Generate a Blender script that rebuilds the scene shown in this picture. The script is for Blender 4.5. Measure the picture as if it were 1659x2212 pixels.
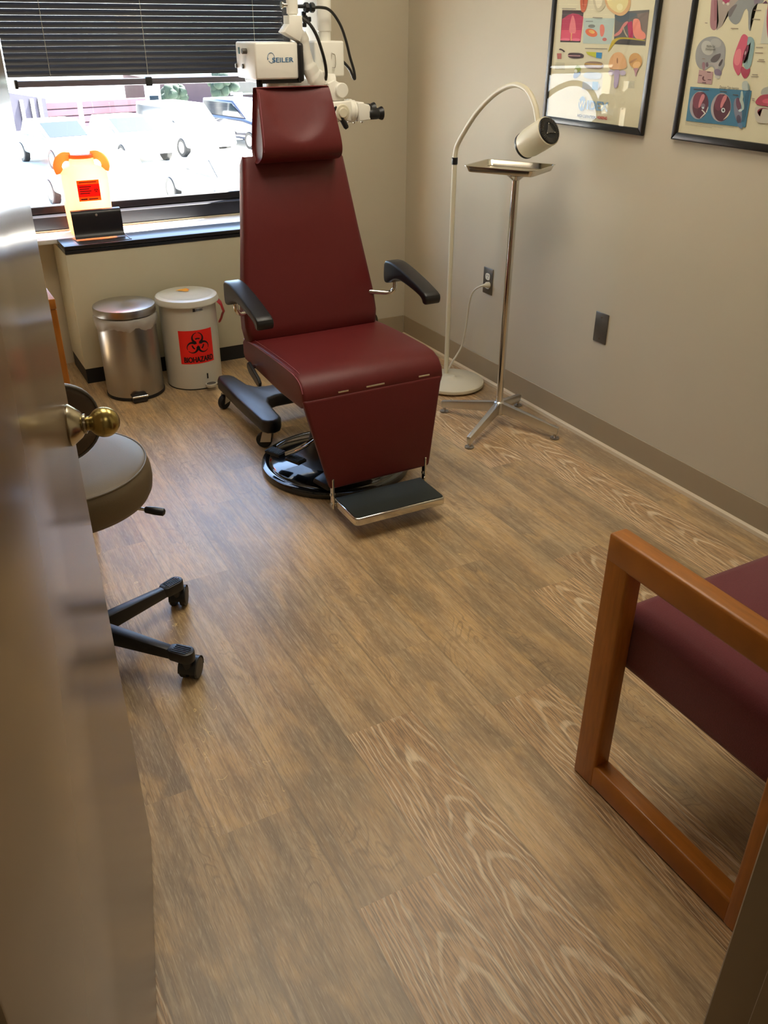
import bpy, bmesh, math, random
from mathutils import Vector, Matrix
PI = math.pi
R = math.radians
random.seed(7)
for o in list(bpy.data.objects):
    bpy.data.objects.remove(o)
SC = bpy.context.scene
COL = SC.collection

# ------------------------------------------------------------------ camera
cam_data = bpy.data.cameras.new('camera')
cam = bpy.data.objects.new('camera', cam_data)
COL.objects.link(cam)
PITCH, YAW, ROLL, FPX = R(29.556), R(28.585), R(0.2195), 1860.27
fwd = Vector((math.sin(YAW) * math.cos(PITCH), math.cos(YAW) * math.cos(PITCH), -math.sin(PITCH)))
rgt = Vector((math.cos(YAW), -math.sin(YAW), 0))
upv = rgt.cross(fwd)
r2 = rgt * math.cos(ROLL) + upv * math.sin(ROLL)
u2 = upv * math.cos(ROLL) - rgt * math.sin(ROLL)
mw = Matrix((r2, u2, -fwd)).transposed().to_4x4()
mw.translation = (0, 0, 1.45)
cam.matrix_world = mw
cam_data.sensor_fit = 'VERTICAL'
cam_data.sensor_height = 36
cam_data.lens = FPX / 2212 * 36
cam_data.clip_start = 0.02
cam_data.clip_end = 300
SC.camera = cam

# ------------------------------------------------------------------ exposure, world, sun, ceiling lamps
SC.view_settings.view_transform = 'Standard'
SC.view_settings.look = 'None'
SC.view_settings.gamma = 1
SC.view_settings.use_curve_mapping = False
SC.view_settings.exposure = 0.0
SKY, SUN, CEIL, HALL = 1.8, 108.0, 11.8, .5

world = bpy.data.worlds.new('sky')
SC.world = world
world.use_nodes = True
wn = world.node_tree
wn.nodes.clear()
wo = wn.nodes.new('ShaderNodeOutputWorld')
wb = wn.nodes.new('ShaderNodeBackground')
ws = wn.nodes.new('ShaderNodeTexSky')
ws.sky_type = 'NISHITA'
ws.sun_disc = False
ws.sun_elevation = R(57)
ws.sun_rotation = R(65)
wb.inputs['Strength'].default_value = SKY
wn.links.new(ws.outputs[0], wb.inputs[0])
wn.links.new(wb.outputs[0], wo.inputs[0])


def light(name, kind, loc, energy, color, aim=None, size=None, size_y=None):
    d = bpy.data.lights.new(name, kind)
    d.energy = energy
    d.color = color
    o = bpy.data.objects.new(name, d)
    COL.objects.link(o)
    o.location = loc
    if aim is not None:
        o.rotation_euler = Vector(aim).to_track_quat('-Z', 'Y').to_euler()
    if size:
        d.shape = 'RECTANGLE' if size_y else 'SQUARE'
        d.size = size
        if size_y:
            d.size_y = size_y
    return o


sun = light('sun', 'SUN', (0, 30, 30), SUN, (1, .96, .9), aim=(-.5, -.24, -.84))
sun.data.angle = R(.6)
portal = light('window_portal', 'AREA', (.75, 4.40, 1.36), 1, (1, 1, 1), aim=(0, -1, 0), size=2.3, size_y=1.3)
portal.data.cycles.is_portal = True

# ------------------------------------------------------------------ mesh helpers


def catmull(pts, k=6):
    pts = [Vector(p) for p in pts]
    out = []
    n = len(pts)
    for i in range(n - 1):
        p0, p1, p2, p3 = pts[max(i - 1, 0)], pts[i], pts[i + 1], pts[min(i + 2, n - 1)]
        for j in range(k):
            t = j / k
            out.append(.5 * ((2 * p1) + (p2 - p0) * t + (2 * p0 - 5 * p1 + 4 * p2 - p3) * t * t + (3 * p1 - p0 - 3 * p2 + p3) * t ** 3))
    out.append(pts[-1])
    return out


def chaikin(p, k=2):
    for _ in range(k):
        q = []
        for i in range(len(p)):
            a, b = p[i], p[(i + 1) % len(p)]
            q.append(tuple(x * .75 + y * .25 for x, y in zip(a, b)))
            q.append(tuple(x * .25 + y * .75 for x, y in zip(a, b)))
        p = q
    return p


class G:
    """collects shapes into one mesh"""

    def __init__(s):
        s.bm = bmesh.new()
        s.mi = 0

    def _merge(s, tb, M=None):
        if M is not None:
            bmesh.ops.transform(tb, matrix=M, verts=tb.verts)
        for f in tb.faces:
            f.material_index = s.mi
        me = bpy.data.meshes.new('tmp')
        tb.to_mesh(me)
        tb.free()
        s.bm.from_mesh(me)
        bpy.data.meshes.remove(me)
        return s

    def hexa(s, c, bev=0, seg=3, M=None):
        """c: bottom ring of 4 points then top ring of 4 points"""
        tb = bmesh.new()
        v = [tb.verts.new(p) for p in c]
        for q in ((3, 2, 1, 0), (4, 5, 6, 7), (0, 1, 5, 4), (1, 2, 6, 5), (2, 3, 7, 6), (3, 0, 4, 7)):
            tb.faces.new([v[i] for i in q])
        bmesh.ops.recalc_face_normals(tb, faces=tb.faces)
        if bev:
            bmesh.ops.bevel(tb, geom=tb.edges[:], offset=bev, segments=seg, affect='EDGES', profile=.5, clamp_overlap=True)
        return s._merge(tb, M)

    def box(s, x0, x1, y0, y1, z0, z1, bev=0, seg=2, M=None):
        return s.hexa([(x0, y0, z0), (x1, y0, z0), (x1, y1, z0), (x0, y1, z0), (x0, y0, z1), (x1, y0, z1), (x1, y1, z1), (x0, y1, z1)], bev, seg, M)

    def prism(s, poly, plane, d0, d1, bev=0, seg=2, M=None, taper=None):
        """poly of 2D points in plane 'xy','xz','yz', extruded along the third axis from d0 to d1"""
        tb = bmesh.new()

        def mk(p, d):
            return {'xy': (p[0], p[1], d), 'xz': (p[0], d, p[1]), 'yz': (d, p[0], p[1])}[plane]
        a = [tb.verts.new(mk(p, d0)) for p in poly]
        b = [tb.verts.new(mk(p, d1)) for p in (taper or poly)]
        n = len(poly)
        f0 = tb.faces.new(a)
        f1 = tb.faces.new(b[::-1])
        for i in range(n):
            tb.faces.new([a[i], b[i], b[(i + 1) % n], a[(i + 1) % n]][::-1])
        bmesh.ops.recalc_face_normals(tb, faces=tb.faces)
        if bev:
            es = list(set(list(f0.edges) + list(f1.edges)))
            bmesh.ops.bevel(tb, geom=es, offset=bev, segments=seg, affect='EDGES', profile=.5, clamp_overlap=True)
        return s._merge(tb, M)

    def loft(s, rings, cap=True, closed=True, M=None):
        tb = bmesh.new()
        vr = [[tb.verts.new(p) for p in r] for r in rings]
        n = len(vr[0])
        for a, b in zip(vr[:-1], vr[1:]):
            for i in range(n if closed else n - 1):
                j = (i + 1) % n
                try:
                    tb.faces.new([a[i], a[j], b[j], b[i]])
                except ValueError:
                    pass
        if cap and closed:
            tb.faces.new(vr[0][::-1])
            tb.faces.new(vr[-1])
        bmesh.ops.recalc_face_normals(tb, faces=tb.faces)
        return s._merge(tb, M)

    def tube(s, pts, r, n=12, cap=True, M=None, squash=None):
        pts = [Vector(p) for p in pts]
        rs = r if isinstance(r, (list, tuple)) else [r] * len(pts)
        T = [(pts[min(i + 1, len(pts) - 1)] - pts[max(i - 1, 0)]).normalized() for i in range(len(pts))]
        ref = Vector((0, 0, 1)) if abs(T[0].z) < .9 else Vector((1, 0, 0))
        nrm = T[0].cross(ref).normalized()
        rings = []
        for i, p in enumerate(pts):
            nrm = (nrm - T[i] * nrm.dot(T[i])).normalized()
            bn = T[i].cross(nrm)
            q = squash or 1
            rings.append([p + (nrm * math.cos(2 * PI * k / n) + bn * math.sin(2 * PI * k / n) * q) * rs[i] for k in range(n)])
        return s.loft(rings, cap, True, M)

    def lathe(s, prof, c=(0, 0, 0), n=32, axis=(0, 0, 1), cap=True, arc=None):
        """prof: (radius, height) pairs along axis from c"""
        q = Vector(axis).normalized().to_track_quat('Z', 'Y').to_matrix().to_4x4()
        q.translation = Vector(c)
        rings = [[(max(r, 1e-5) * math.cos(2 * PI * k / n), max(r, 1e-5) * math.sin(2 * PI * k / n), h) for k in range(n)] for r, h in prof]
        return s.loft(rings, cap, True, q)

    def cyl(s, a, b, r, n=20, bev=0, r_end=None):
        a, b = Vector(a), Vector(b)
        L = (b - a).length
        re = r if r_end is None else r_end
        prof = [(r, 0), (re, L)] if not bev else [(r - bev, 0), (r, bev), (re, L - bev), (re - bev, L)]
        return s.lathe(prof, a, n, b - a)

    def sphere(s, c, r, sx=1, sy=1, sz=1, n=20, m=12):
        rings = [[(c[0] + sx * r * math.sin(PI * j / m) * math.cos(2 * PI * k / n), c[1] + sy * r * math.sin(PI * j / m) * math.sin(2 * PI * k / n), c[2] + sz * r * math.cos(PI * j / m)) for k in range(n)] for j in range(1, m)]
        return s.loft(rings)

    def poly(s, pts):
        tb = bmesh.new()
        f = tb.faces.new([tb.verts.new(p) for p in pts])
        bmesh.ops.triangulate(tb, faces=[f])
        return s._merge(tb)

    def text(s, body, M, size, bold=0.0, align='LEFT', shear=0, width=None, depth=0.0, wrap=None):
        cu = bpy.data.curves.new('t', 'FONT')
        cu.body = body
        cu.size = size
        cu.offset = bold
        cu.align_x = align
        cu.shear = shear
        cu.extrude = depth
        ob = bpy.data.objects.new('t', cu)
        COL.objects.link(ob)
        dg = bpy.context.evaluated_depsgraph_get()
        dg.update()
        me = bpy.data.meshes.new_from_object(ob.evaluated_get(dg))
        bpy.data.objects.remove(ob)
        bpy.data.curves.remove(cu)
        if width:
            w = max(v.co.x for v in me.vertices) - min(v.co.x for v in me.vertices)
            for v in me.vertices:
                v.co.x *= width / w
        tb = bmesh.new()
        tb.from_mesh(me)
        bpy.data.meshes.remove(me)
        if wrap:
            for v in tb.verts:
                v.co = Vector(wrap(v.co.x, v.co.y))
            return s._merge(tb)
        return s._merge(tb, M)

    def bold(s, body, M, size, k, **kw):
        """heavier lettering: the same text laid down with small shifts"""
        wr = kw.pop('wrap', None)
        n = 0
        for dx in (-k, 0, k):
            for dy in (-k * .5, k * .5):
                n += 1
                if wr:
                    s.text(body, None, size, wrap=lambda x, y, dx=dx, dy=dy: wr(x + dx, y + dy), **kw)
                else:
                    s.text(body, M @ Matrix.Translation((dx, dy, n * .00003)), size, **kw)

    def put(s, name, mats, parent=None, angle=35, flat=False):
        me = bpy.data.meshes.new(name)
        off = Vector((0, 0, 0))
        p = parent
        while p is not None:
            off += p.location
            p = p.parent
        bmesh.ops.translate(s.bm, verts=s.bm.verts, vec=-off)
        s.bm.to_mesh(me)
        s.bm.free()
        for m in (mats if isinstance(mats, (list, tuple)) else [mats]):
            me.materials.append(m)
        if not flat:
            me.polygons.foreach_set('use_smooth', [True] * len(me.polygons))
            me.set_sharp_from_angle(angle=R(angle))
        o = bpy.data.objects.new(name, me)
        COL.objects.link(o)
        if parent is not None:
            o.parent = parent
        return o


def put_each(g, name, mats, parent, angle=35):
    """every separate piece of g becomes a part of its own"""
    bm = g.bm
    bm.verts.ensure_lookup_table()
    seen, out = set(), []
    for v0 in bm.verts:
        if v0 in seen:
            continue
        stack, isl = [v0], []
        seen.add(v0)
        while stack:
            v = stack.pop()
            isl.append(v)
            for e in v.link_edges:
                w = e.other_vert(v)
                if w not in seen:
                    seen.add(w)
                    stack.append(w)
        s = G()
        mp = {v: s.bm.verts.new(v.co) for v in isl}
        for f in {f for v in isl for f in v.link_faces}:
            s.bm.faces.new([mp[v] for v in f.verts])
        out.append(s.put(name, mats, parent, angle))
    bm.free()
    return out


def tag(o, label=None, cat=None, group=None, kind=None):
    if label:
        o['label'] = label
    if cat:
        o['category'] = cat
    if group:
        o['group'] = group
    if kind:
        o['kind'] = kind
    return o


def thing(name, loc, label, cat, group=None):
    o = bpy.data.objects.new(name, None)
    COL.objects.link(o)
    o.location = loc
    o.empty_display_size = .1
    return tag(o, label, cat, group)


def dup(root, name=None, parent=None):
    r = root.copy()
    COL.objects.link(r)
    r.parent = parent
    for ch in list(root.children):
        dup(ch, None, r)
    return r


# ------------------------------------------------------------------ materials


def srgb(h):
    c = [int(h[i:i + 2], 16) / 255 for i in (0, 2, 4)]
    return tuple(x / 12.92 if x <= .04045 else ((x + .055) / 1.055) ** 2.4 for x in c) + (1,)


def mat(name, color, rough=.5, metal=0.0, spec=.5, noise=0.0, nscale=30, bump=0.0, bscale=200, coat=0.0, aniso=0.0, stretch=None, trans=0.0, emit=None, estr=0.0, sheen=0.0):
    m = bpy.data.materials.new(name)
    m.use_nodes = True
    t = m.node_tree
    b = t.nodes['Principled BSDF']
    c = srgb(color) if isinstance(color, str) else tuple(color) + (1,)
    b.inputs['Base Color'].default_value = c
    b.inputs['Roughness'].default_value = rough
    b.inputs['Metallic'].default_value = metal
    b.inputs['Specular IOR Level'].default_value = spec
    b.inputs['Coat Weight'].default_value = coat
    b.inputs['Anisotropic'].default_value = aniso
    b.inputs['Transmission Weight'].default_value = trans
    b.inputs['Sheen Weight'].default_value = sheen
    if emit:
        b.inputs['Emission Color'].default_value = srgb(emit)
        b.inputs['Emission Strength'].default_value = estr
    tc = t.nodes.new('ShaderNodeTexCoord')
    src = tc.outputs['Object']
    if stretch:
        mp = t.nodes.new('ShaderNodeMapping')
        mp.inputs['Scale'].default_value = stretch
        t.links.new(src, mp.inputs['Vector'])
        src = mp.outputs['Vector']
    nz = t.nodes.new('ShaderNodeTexNoise')
    nz.inputs['Scale'].default_value = nscale
    nz.inputs['Detail'].default_value = 4
    t.links.new(src, nz.inputs['Vector'])
    hs = t.nodes.new('ShaderNodeMix')
    hs.data_type = 'RGBA'
    hs.inputs['A'].default_value = tuple(x * (1 - noise) for x in c[:3]) + (1,)
    hs.inputs['B'].default_value = tuple(min(1, x * (1 + noise)) for x in c[:3]) + (1,)
    t.links.new(nz.outputs['Fac'], hs.inputs['Factor'])
    t.links.new(hs.outputs['Result'], b.inputs['Base Color'])
    if bump:
        n2 = t.nodes.new('ShaderNodeTexNoise')
        n2.inputs['Scale'].default_value = bscale
        n2.inputs['Detail'].default_value = 3
        t.links.new(src, n2.inputs['Vector'])
        bp = t.nodes.new('ShaderNodeBump')
        bp.inputs['Strength'].default_value = bump
        bp.inputs['Distance'].default_value = .002
        t.links.new(n2.outputs['Fac'], bp.inputs['Height'])
        t.links.new(bp.outputs['Normal'], b.inputs['Normal'])
    return m


def glass_mat(name, tint=(1, 1, 1), ior=1.45, haze=0.0, boost=1.0):
    m = bpy.data.materials.new(name)
    m.use_nodes = True
    t = m.node_tree
    t.nodes.clear()
    out = t.nodes.new('ShaderNodeOutputMaterial')
    tr = t.nodes.new('ShaderNodeBsdfTransparent')
    tr.inputs[0].default_value = tuple(tint) + (1,)
    gl = t.nodes.new('ShaderNodeBsdfGlossy')
    gl.inputs['Roughness'].default_value = 0.01 + haze
    fr = t.nodes.new('ShaderNodeFresnel')
    fr.inputs[0].default_value = ior
    mu = t.nodes.new('ShaderNodeMath')
    mu.operation = 'MULTIPLY'
    mu.use_clamp = True
    mu.inputs[1].default_value = boost
    mx = t.nodes.new('ShaderNodeMixShader')
    ge = t.nodes.new('ShaderNodeNewGeometry')
    fb = t.nodes.new('ShaderNodeMath')
    fb.operation = 'SUBTRACT'
    fb.inputs[0].default_value = 1
    t.links.new(ge.outputs['Backfacing'], fb.inputs[1])
    f2 = t.nodes.new('ShaderNodeMath')
    f2.operation = 'MULTIPLY'
    t.links.new(fr.outputs[0], f2.inputs[0])
    t.links.new(fb.outputs[0], f2.inputs[1])
    t.links.new(f2.outputs[0], mu.inputs[0])
    t.links.new(mu.outputs[0], mx.inputs[0])
    t.links.new(tr.outputs[0], mx.inputs[1])
    t.links.new(gl.outputs[0], mx.inputs[2])
    t.links.new(mx.outputs[0], out.inputs[0])
    return m


def translucent_mat(name, color, amount=.5, rough=.4, alpha=1.0):
    m = bpy.data.materials.new(name)
    m.use_nodes = True
    t = m.node_tree
    t.nodes.clear()
    out = t.nodes.new('ShaderNodeOutputMaterial')
    b = t.nodes.new('ShaderNodeBsdfPrincipled')
    b.inputs['Base Color'].default_value = srgb(color)
    b.inputs['Roughness'].default_value = rough
    b.inputs['Alpha'].default_value = alpha
    tl = t.nodes.new('ShaderNodeBsdfTranslucent')
    tl.inputs[0].default_value = srgb(color)
    mx = t.nodes.new('ShaderNodeMixShader')
    mx.inputs[0].default_value = amount
    t.links.new(b.outputs[0], mx.inputs[1])
    t.links.new(tl.outputs[0], mx.inputs[2])
    t.links.new(mx.outputs[0], out.inputs[0])
    return m


M_WALL = mat('wall_paint', 'c6bda7', .55, noise=.02, nscale=6, bump=.05, bscale=260)
M_CEIL = mat('ceiling_tile', 'dcd8cc', .9, noise=.03, nscale=60)
M_BASE = mat('baseboard_vinyl', 'a39479', .5, noise=.03, nscale=8)
M_SHOE = mat('shoe_moulding', 'd3c2a4', .4)
M_DOOR = mat('door_paint', '937f65', .19, noise=.03, nscale=5, bump=.02, bscale=14, spec=.5)
M_JAMB = mat('jamb_paint', '84745c', .4, noise=.02, nscale=8)
M_WHITE = mat('white_enamel', 'e6e2d2', .3, noise=.015, nscale=12)
M_SCOPE = mat('scope_enamel', 'f0eee4', .32, noise=.015, nscale=12)
M_CREAM = mat('cream_enamel', 'd9d2ba', .35, noise=.02, nscale=12)
M_BLACK = mat('black_plastic', '17171a', .38, noise=.1, nscale=40, bump=.04, bscale=500)
M_RUBBER = mat('black_rubber', '111112', .6, noise=.1, nscale=40)
M_BLKGLOSS = mat('black_gloss', '0c0c0f', .12, noise=.1, coat=.5)
M_CHROME = mat('chrome', 'd6d3ce', .12, metal=1, noise=.02)
M_STEEL = mat('brushed_steel', 'b4b2ae', .28, metal=1, noise=.08, nscale=40, stretch=(1, 1, .02), aniso=.6)
M_TRAY = mat('stainless_tray', 'd4cfc2', .2, metal=1, noise=.05)
M_ALU = mat('cast_aluminium', 'd2d0ca', .34, metal=1, noise=.06, nscale=50)
M_PLATE = mat('metal_wall_plate', '77736c', .35, metal=.9, noise=.06, nscale=90, stretch=(1, 1, .1))
M_LEATHER = mat('burgundy_vinyl', '5f1a1b', .46, noise=.05, nscale=18, bump=.18, bscale=420, spec=.4)
M_PIPING = mat('piping_thread', '94505c', .5)
M_FABRIC = mat('burgundy_fabric', '6e2a30', .95, noise=.3, nscale=420, bump=.4, bscale=600, sheen=.3)
M_OAK = mat('oak_finish', 'aa6822', .34, noise=.35, nscale=40, stretch=(3, .35, .35), bump=.08, bscale=120)
M_OAKV = mat('oak_finish_upright', 'aa6822', .34, noise=.35, nscale=40, stretch=(3, 3, .35), bump=.08, bscale=120)
M_TAUPE = mat('taupe_vinyl', '64563f', .5, noise=.04, nscale=20, bump=.12, bscale=420)
M_BRASS = mat('aged_brass', 'a8965c', .24, metal=1, noise=.12, nscale=25)
M_NICKEL = mat('worn_nickel', 'b3aa94', .2, metal=1, noise=.05)
M_WINFRAME = mat('bronze_aluminium', '2c2b30', .32, metal=.3, noise=.06)
M_BLIND = mat('blind_slat_paint', '23232a', .35, noise=.05)
M_RADBODY = mat('cabinet_enamel', 'c8c2a8', .38, noise=.02, nscale=10)
M_RADTOP = mat('cabinet_black_top', '16171c', .3, noise=.06)
M_LEDGE = mat('window_stool', 'd8d8d4', .4, noise=.02)
M_BIO = mat('white_powder_coat', 'd2cfc0', .3, noise=.02, nscale=14)
M_STICKER = mat('red_sticker', 'f01f14', .45, noise=.03)
M_INK = mat('black_ink', '130c0e', .5)
M_YELLOW = mat('yellow_sticker', 'f0a820', .5, noise=.15, nscale=80)
M_REDBAG = translucent_mat('red_bag_film', 'c01c2c', .3, .35)
M_LINER = translucent_mat('clear_bag_film', 'ece8e0', .35, .25, .6)
M_SHARPS = translucent_mat('orange_plastic', 'ffcca2', .83, .35)
M_SHARPS_LID = translucent_mat('red_orange_plastic', 'ff8a58', .7, .35)
M_RAIL = mat('blind_rail_paint', '6a6874', .22, coat=.3)
M_ORANGE = translucent_mat('orange_label', 'ff8a24', .45, .5)
M_REDBAND = translucent_mat('red_label_band', 'ff2a1a', .45, .5)
M_GLASS = glass_mat('window_glass', (.97, .985, .98), 1.5)
M_PGLASS = glass_mat('picture_glass', (.98, .98, .97), 1.5)
M_PAPER = mat('chart_paper', 'e8e2c4', .7, noise=.01)
M_PFRAME = mat('black_frame_lacquer', '0c0b0a', .35, noise=.1)
M_LOGO = mat('blue_logo_ink', '2f6f9e', .5)
M_SILVER = mat('silver_ring', 'c8c8c4', .25, metal=.8)
M_CABLE = mat('black_cable', '1c1a18', .45)
M_CORD = mat('white_cord', 'd6d0bc', .4)
M_MAT = mat('ribbed_black_mat', '1c2320', .55, noise=.1, nscale=60)
M_GRAY = mat('grey_painted_metal', '4a4640', .4, noise=.08)

# ------------------------------------------------------------------ the room
XW, YB, YG, ZC = 2.235, 3.889, 4.36, 2.6
WX0, WX1 = .49, 1.84                      # the window recess


def struct(g, name, m, label=None, angle=35):
    o = g.put(name, m, angle=angle)
    o['kind'] = 'structure'
    if label:
        o['label'] = label
        o['category'] = name.split('_')[0]
    return o


# floor of 18 cm planks, one face per plank, with a seed and a grain style on each
def floor_mat():
    m = bpy.data.materials.new('oak_plank_vinyl')
    m.use_nodes = True
    t = m.node_tree
    N, L = t.nodes, t.links
    b = N['Principled BSDF']

    def node(kind, **kw):
        n = N.new(kind)
        for k, v in kw.items():
            setattr(n, k, v)
        return n

    def math_(op, a, b_=None, c=None, clamp=False):
        n = node('ShaderNodeMath', operation=op, use_clamp=clamp)
        for i, v in enumerate((a, b_, c)):
            if v is None:
                continue
            if isinstance(v, (int, float)):
                n.inputs[i].default_value = v
            else:
                L.new(v, n.inputs[i])
        return n.outputs[0]

    def mix(f, a, b_, mode='MIX'):
        n = node('ShaderNodeMix', data_type='RGBA', blend_type=mode)
        for k, v in (('Factor', f), ('A', a), ('B', b_)):
            if isinstance(v, (int, float)):
                n.inputs[k].default_value = v
            elif isinstance(v, str):
                n.inputs[k].default_value = srgb(v)
            else:
                L.new(v, n.inputs[k])
        return n.outputs['Result']

    def ramp(f, stops):
        n = node('ShaderNodeValToRGB')
        e = n.color_ramp.elements
        while len(e) < len(stops):
            e.new(.5)
        for q, (p, c) in zip(e, stops):
            q.position = p
            q.color = srgb(c) if isinstance(c, str) else (c, c, c, 1)
        L.new(f, n.inputs[0])
        return n.outputs[0]
    uv = node('ShaderNodeUVMap', uv_map='UVMap').outputs[0]
    seed = node('ShaderNodeAttribute', attribute_name='seed').outputs['Fac']
    style = node('ShaderNodeAttribute', attribute_name='style').outputs['Fac']
    sx = node('ShaderNodeSeparateXYZ')
    L.new(uv, sx.inputs[0])
    u, v = sx.outputs[0], sx.outputs[1]

    def noise(su, sv, k, scale=1, detail=3, dist=0):
        c = node('ShaderNodeCombineXYZ')
        L.new(math_('MULTIPLY', u, su), c.inputs[0])
        L.new(math_('MULTIPLY', v, sv), c.inputs[1])
        L.new(math_('MULTIPLY', seed, k), c.inputs[2])
        n = node('ShaderNodeTexNoise')
        n.inputs['Scale'].default_value = scale
        n.inputs['Detail'].default_value = detail
        n.inputs['Distortion'].default_value = dist
        L.new(c.outputs[0], n.inputs['Vector'])
        return n.outputs['Fac']
    broad = noise(9, 1.6, 91, 1, 4, .6)
    patch = noise(5, 2.6, 57, 1, 3, .4)
    streak = noise(75, 3.2, 33, 1, 4)
    fine = noise(330, 14, 13, 1, 2)
    col = ramp(broad, [(.28, '8a7454'), (.42, 'a28660'), (.54, 'b6966a'), (.68, 'c8aa7c')])
    col = mix(ramp(patch, [(.42, 0.0), (.62, .5)]), col, '94846a')
    col = mix(ramp(streak, [(.4, .35), (.52, 0.0)]), col, '75604a')
    col = mix(ramp(streak, [(.56, 0.0), (.72, .45)]), col, 'c4ae8a')
    col = mix(ramp(noise(150, 6, 77, 1, 3), [(.55, 0.0), (.7, .4)]), col, 'cbb793')
    mott = noise(16, 7, 51, 1, 4, .5)
    col = mix(ramp(mott, [(.34, .26), (.46, 0.0)]), col, '7a664c')
    col = mix(ramp(mott, [(.52, 0.0), (.68, .5)]), col, 'cba66e')
    # swirling knots on the quiet planks
    sw = noise(9, 2.6, 71, 1, 2, 1.2)
    swl = math_('ABSOLUTE', math_('SUBTRACT', math_('FRACT', math_('MULTIPLY', sw, 15)), .5))
    quiet = math_('LESS_THAN', style, .5)
    worm = math_('GREATER_THAN', style, 1.5)
    lines = math_('MULTIPLY', ramp(swl, [(.0, 1.0), (.16, 0.0)]), math_('MULTIPLY', ramp(noise(8, 2.6, 29), [(.52, 0.0), (.64, .45)]), quiet))
    col = mix(lines, col, '5d4834')
    wn_ = noise(16, 9, 63, 1, 1, 1.2)
    wl = math_('ABSOLUTE', math_('SUBTRACT', math_('FRACT', math_('MULTIPLY', wn_, 7)), .5))
    wm = math_('MULTIPLY', math_('MULTIPLY', ramp(wl, [(.0, 1.0), (.05, 0.0)]), ramp(noise(22, 10, 41), [(.54, 0.0), (.6, 1.0)])), worm)
    # cathedral grain on the open-grained planks
    wob = math_('MULTIPLY', math_('SUBTRACT', noise(9, 3.0, 47, 1, 2), .5), 5.0)
    wob2 = math_('MULTIPLY', math_('SUBTRACT', noise(30, 12, 87, 1, 2), .5), .7)
    cu = math_('SUBTRACT', u, .115)
    F = math_('ADD', math_('ADD', math_('MULTIPLY', math_('MULTIPLY', cu, cu), 620), math_('MULTIPLY', v, -8.5)), math_('ADD', wob, wob2))
    F = math_('MULTIPLY', math_('POWER', math_('ADD', F, 60.0), 1.0), 1.0)
    tri = math_('ABSOLUTE', math_('SUBTRACT', math_('FRACT', F), .5))
    cl = ramp(tri, [(.0, 1.0), (.1, .8), (.19, 0.0)])
    brk = ramp(noise(26, 9, 19, 1, 3), [(.38, .25), (.6, .95)])
    openg = math_('MULTIPLY', math_('GREATER_THAN', style, .5), math_('LESS_THAN', style, 1.5))
    cath = math_('MULTIPLY', math_('MULTIPLY', cl, brk), openg)
    base2 = mix(ramp(broad, [(.35, 0.0), (.65, 1.0)]), 'a9865d', 'b9976c')
    dark2 = mix(math_('MULTIPLY', ramp(fine, [(.42, .55), (.55, 0.0)]), 1), base2, '66503a')
    col = mix(openg, col, dark2)
    col = mix(math_('MULTIPLY', cath, .85), col, 'd6c4a2')
    col = mix(wm, col, 'd8bf86')
    col = mix(ramp(fine, [(.36, .3), (.5, 0.0)]), col, '6a543c')
    pore = noise(620, 34, 23, 1, 3)
    col = mix(ramp(pore, [(.34, .35), (.44, 0.0)]), col, '655139')
    col = mix(ramp(pore, [(.56, 0.0), (.68, .35)]), col, 'd8c6a4')
    tone = math_('ADD', 1.03, math_('MULTIPLY', math_('FRACT', math_('MULTIPLY', seed, 17.31)), .26))
    tn = node('ShaderNodeVectorMath', operation='SCALE')
    L.new(col, tn.inputs[0])
    L.new(tone, tn.inputs['Scale'])
    col = tn.outputs[0]
    # plank joints
    edge = math_('MINIMUM', u, math_('SUBTRACT', .182, u))
    col = mix(ramp(edge, [(.0, .4), (.0012, 0.0)]), col, '54442f')
    L.new(col, b.inputs['Base Color'])
    rr = math_('ADD', .32, math_('MULTIPLY', streak, .12))
    L.new(rr, b.inputs['Roughness'])
    b.inputs['Specular IOR Level'].default_value = .5
    b.inputs['Coat Weight'].default_value = .28
    b.inputs['Coat Roughness'].default_value = .36
    bp = node('ShaderNodeBump')
    bp.inputs['Strength'].default_value = .25
    bp.inputs['Distance'].default_value = .0012
    L.new(math_('ADD', math_('MULTIPLY', fine, .6), math_('MULTIPLY', streak, .6)), bp.inputs['Height'])
    L.new(bp.outputs[0], b.inputs['Normal'])
    return m


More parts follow.
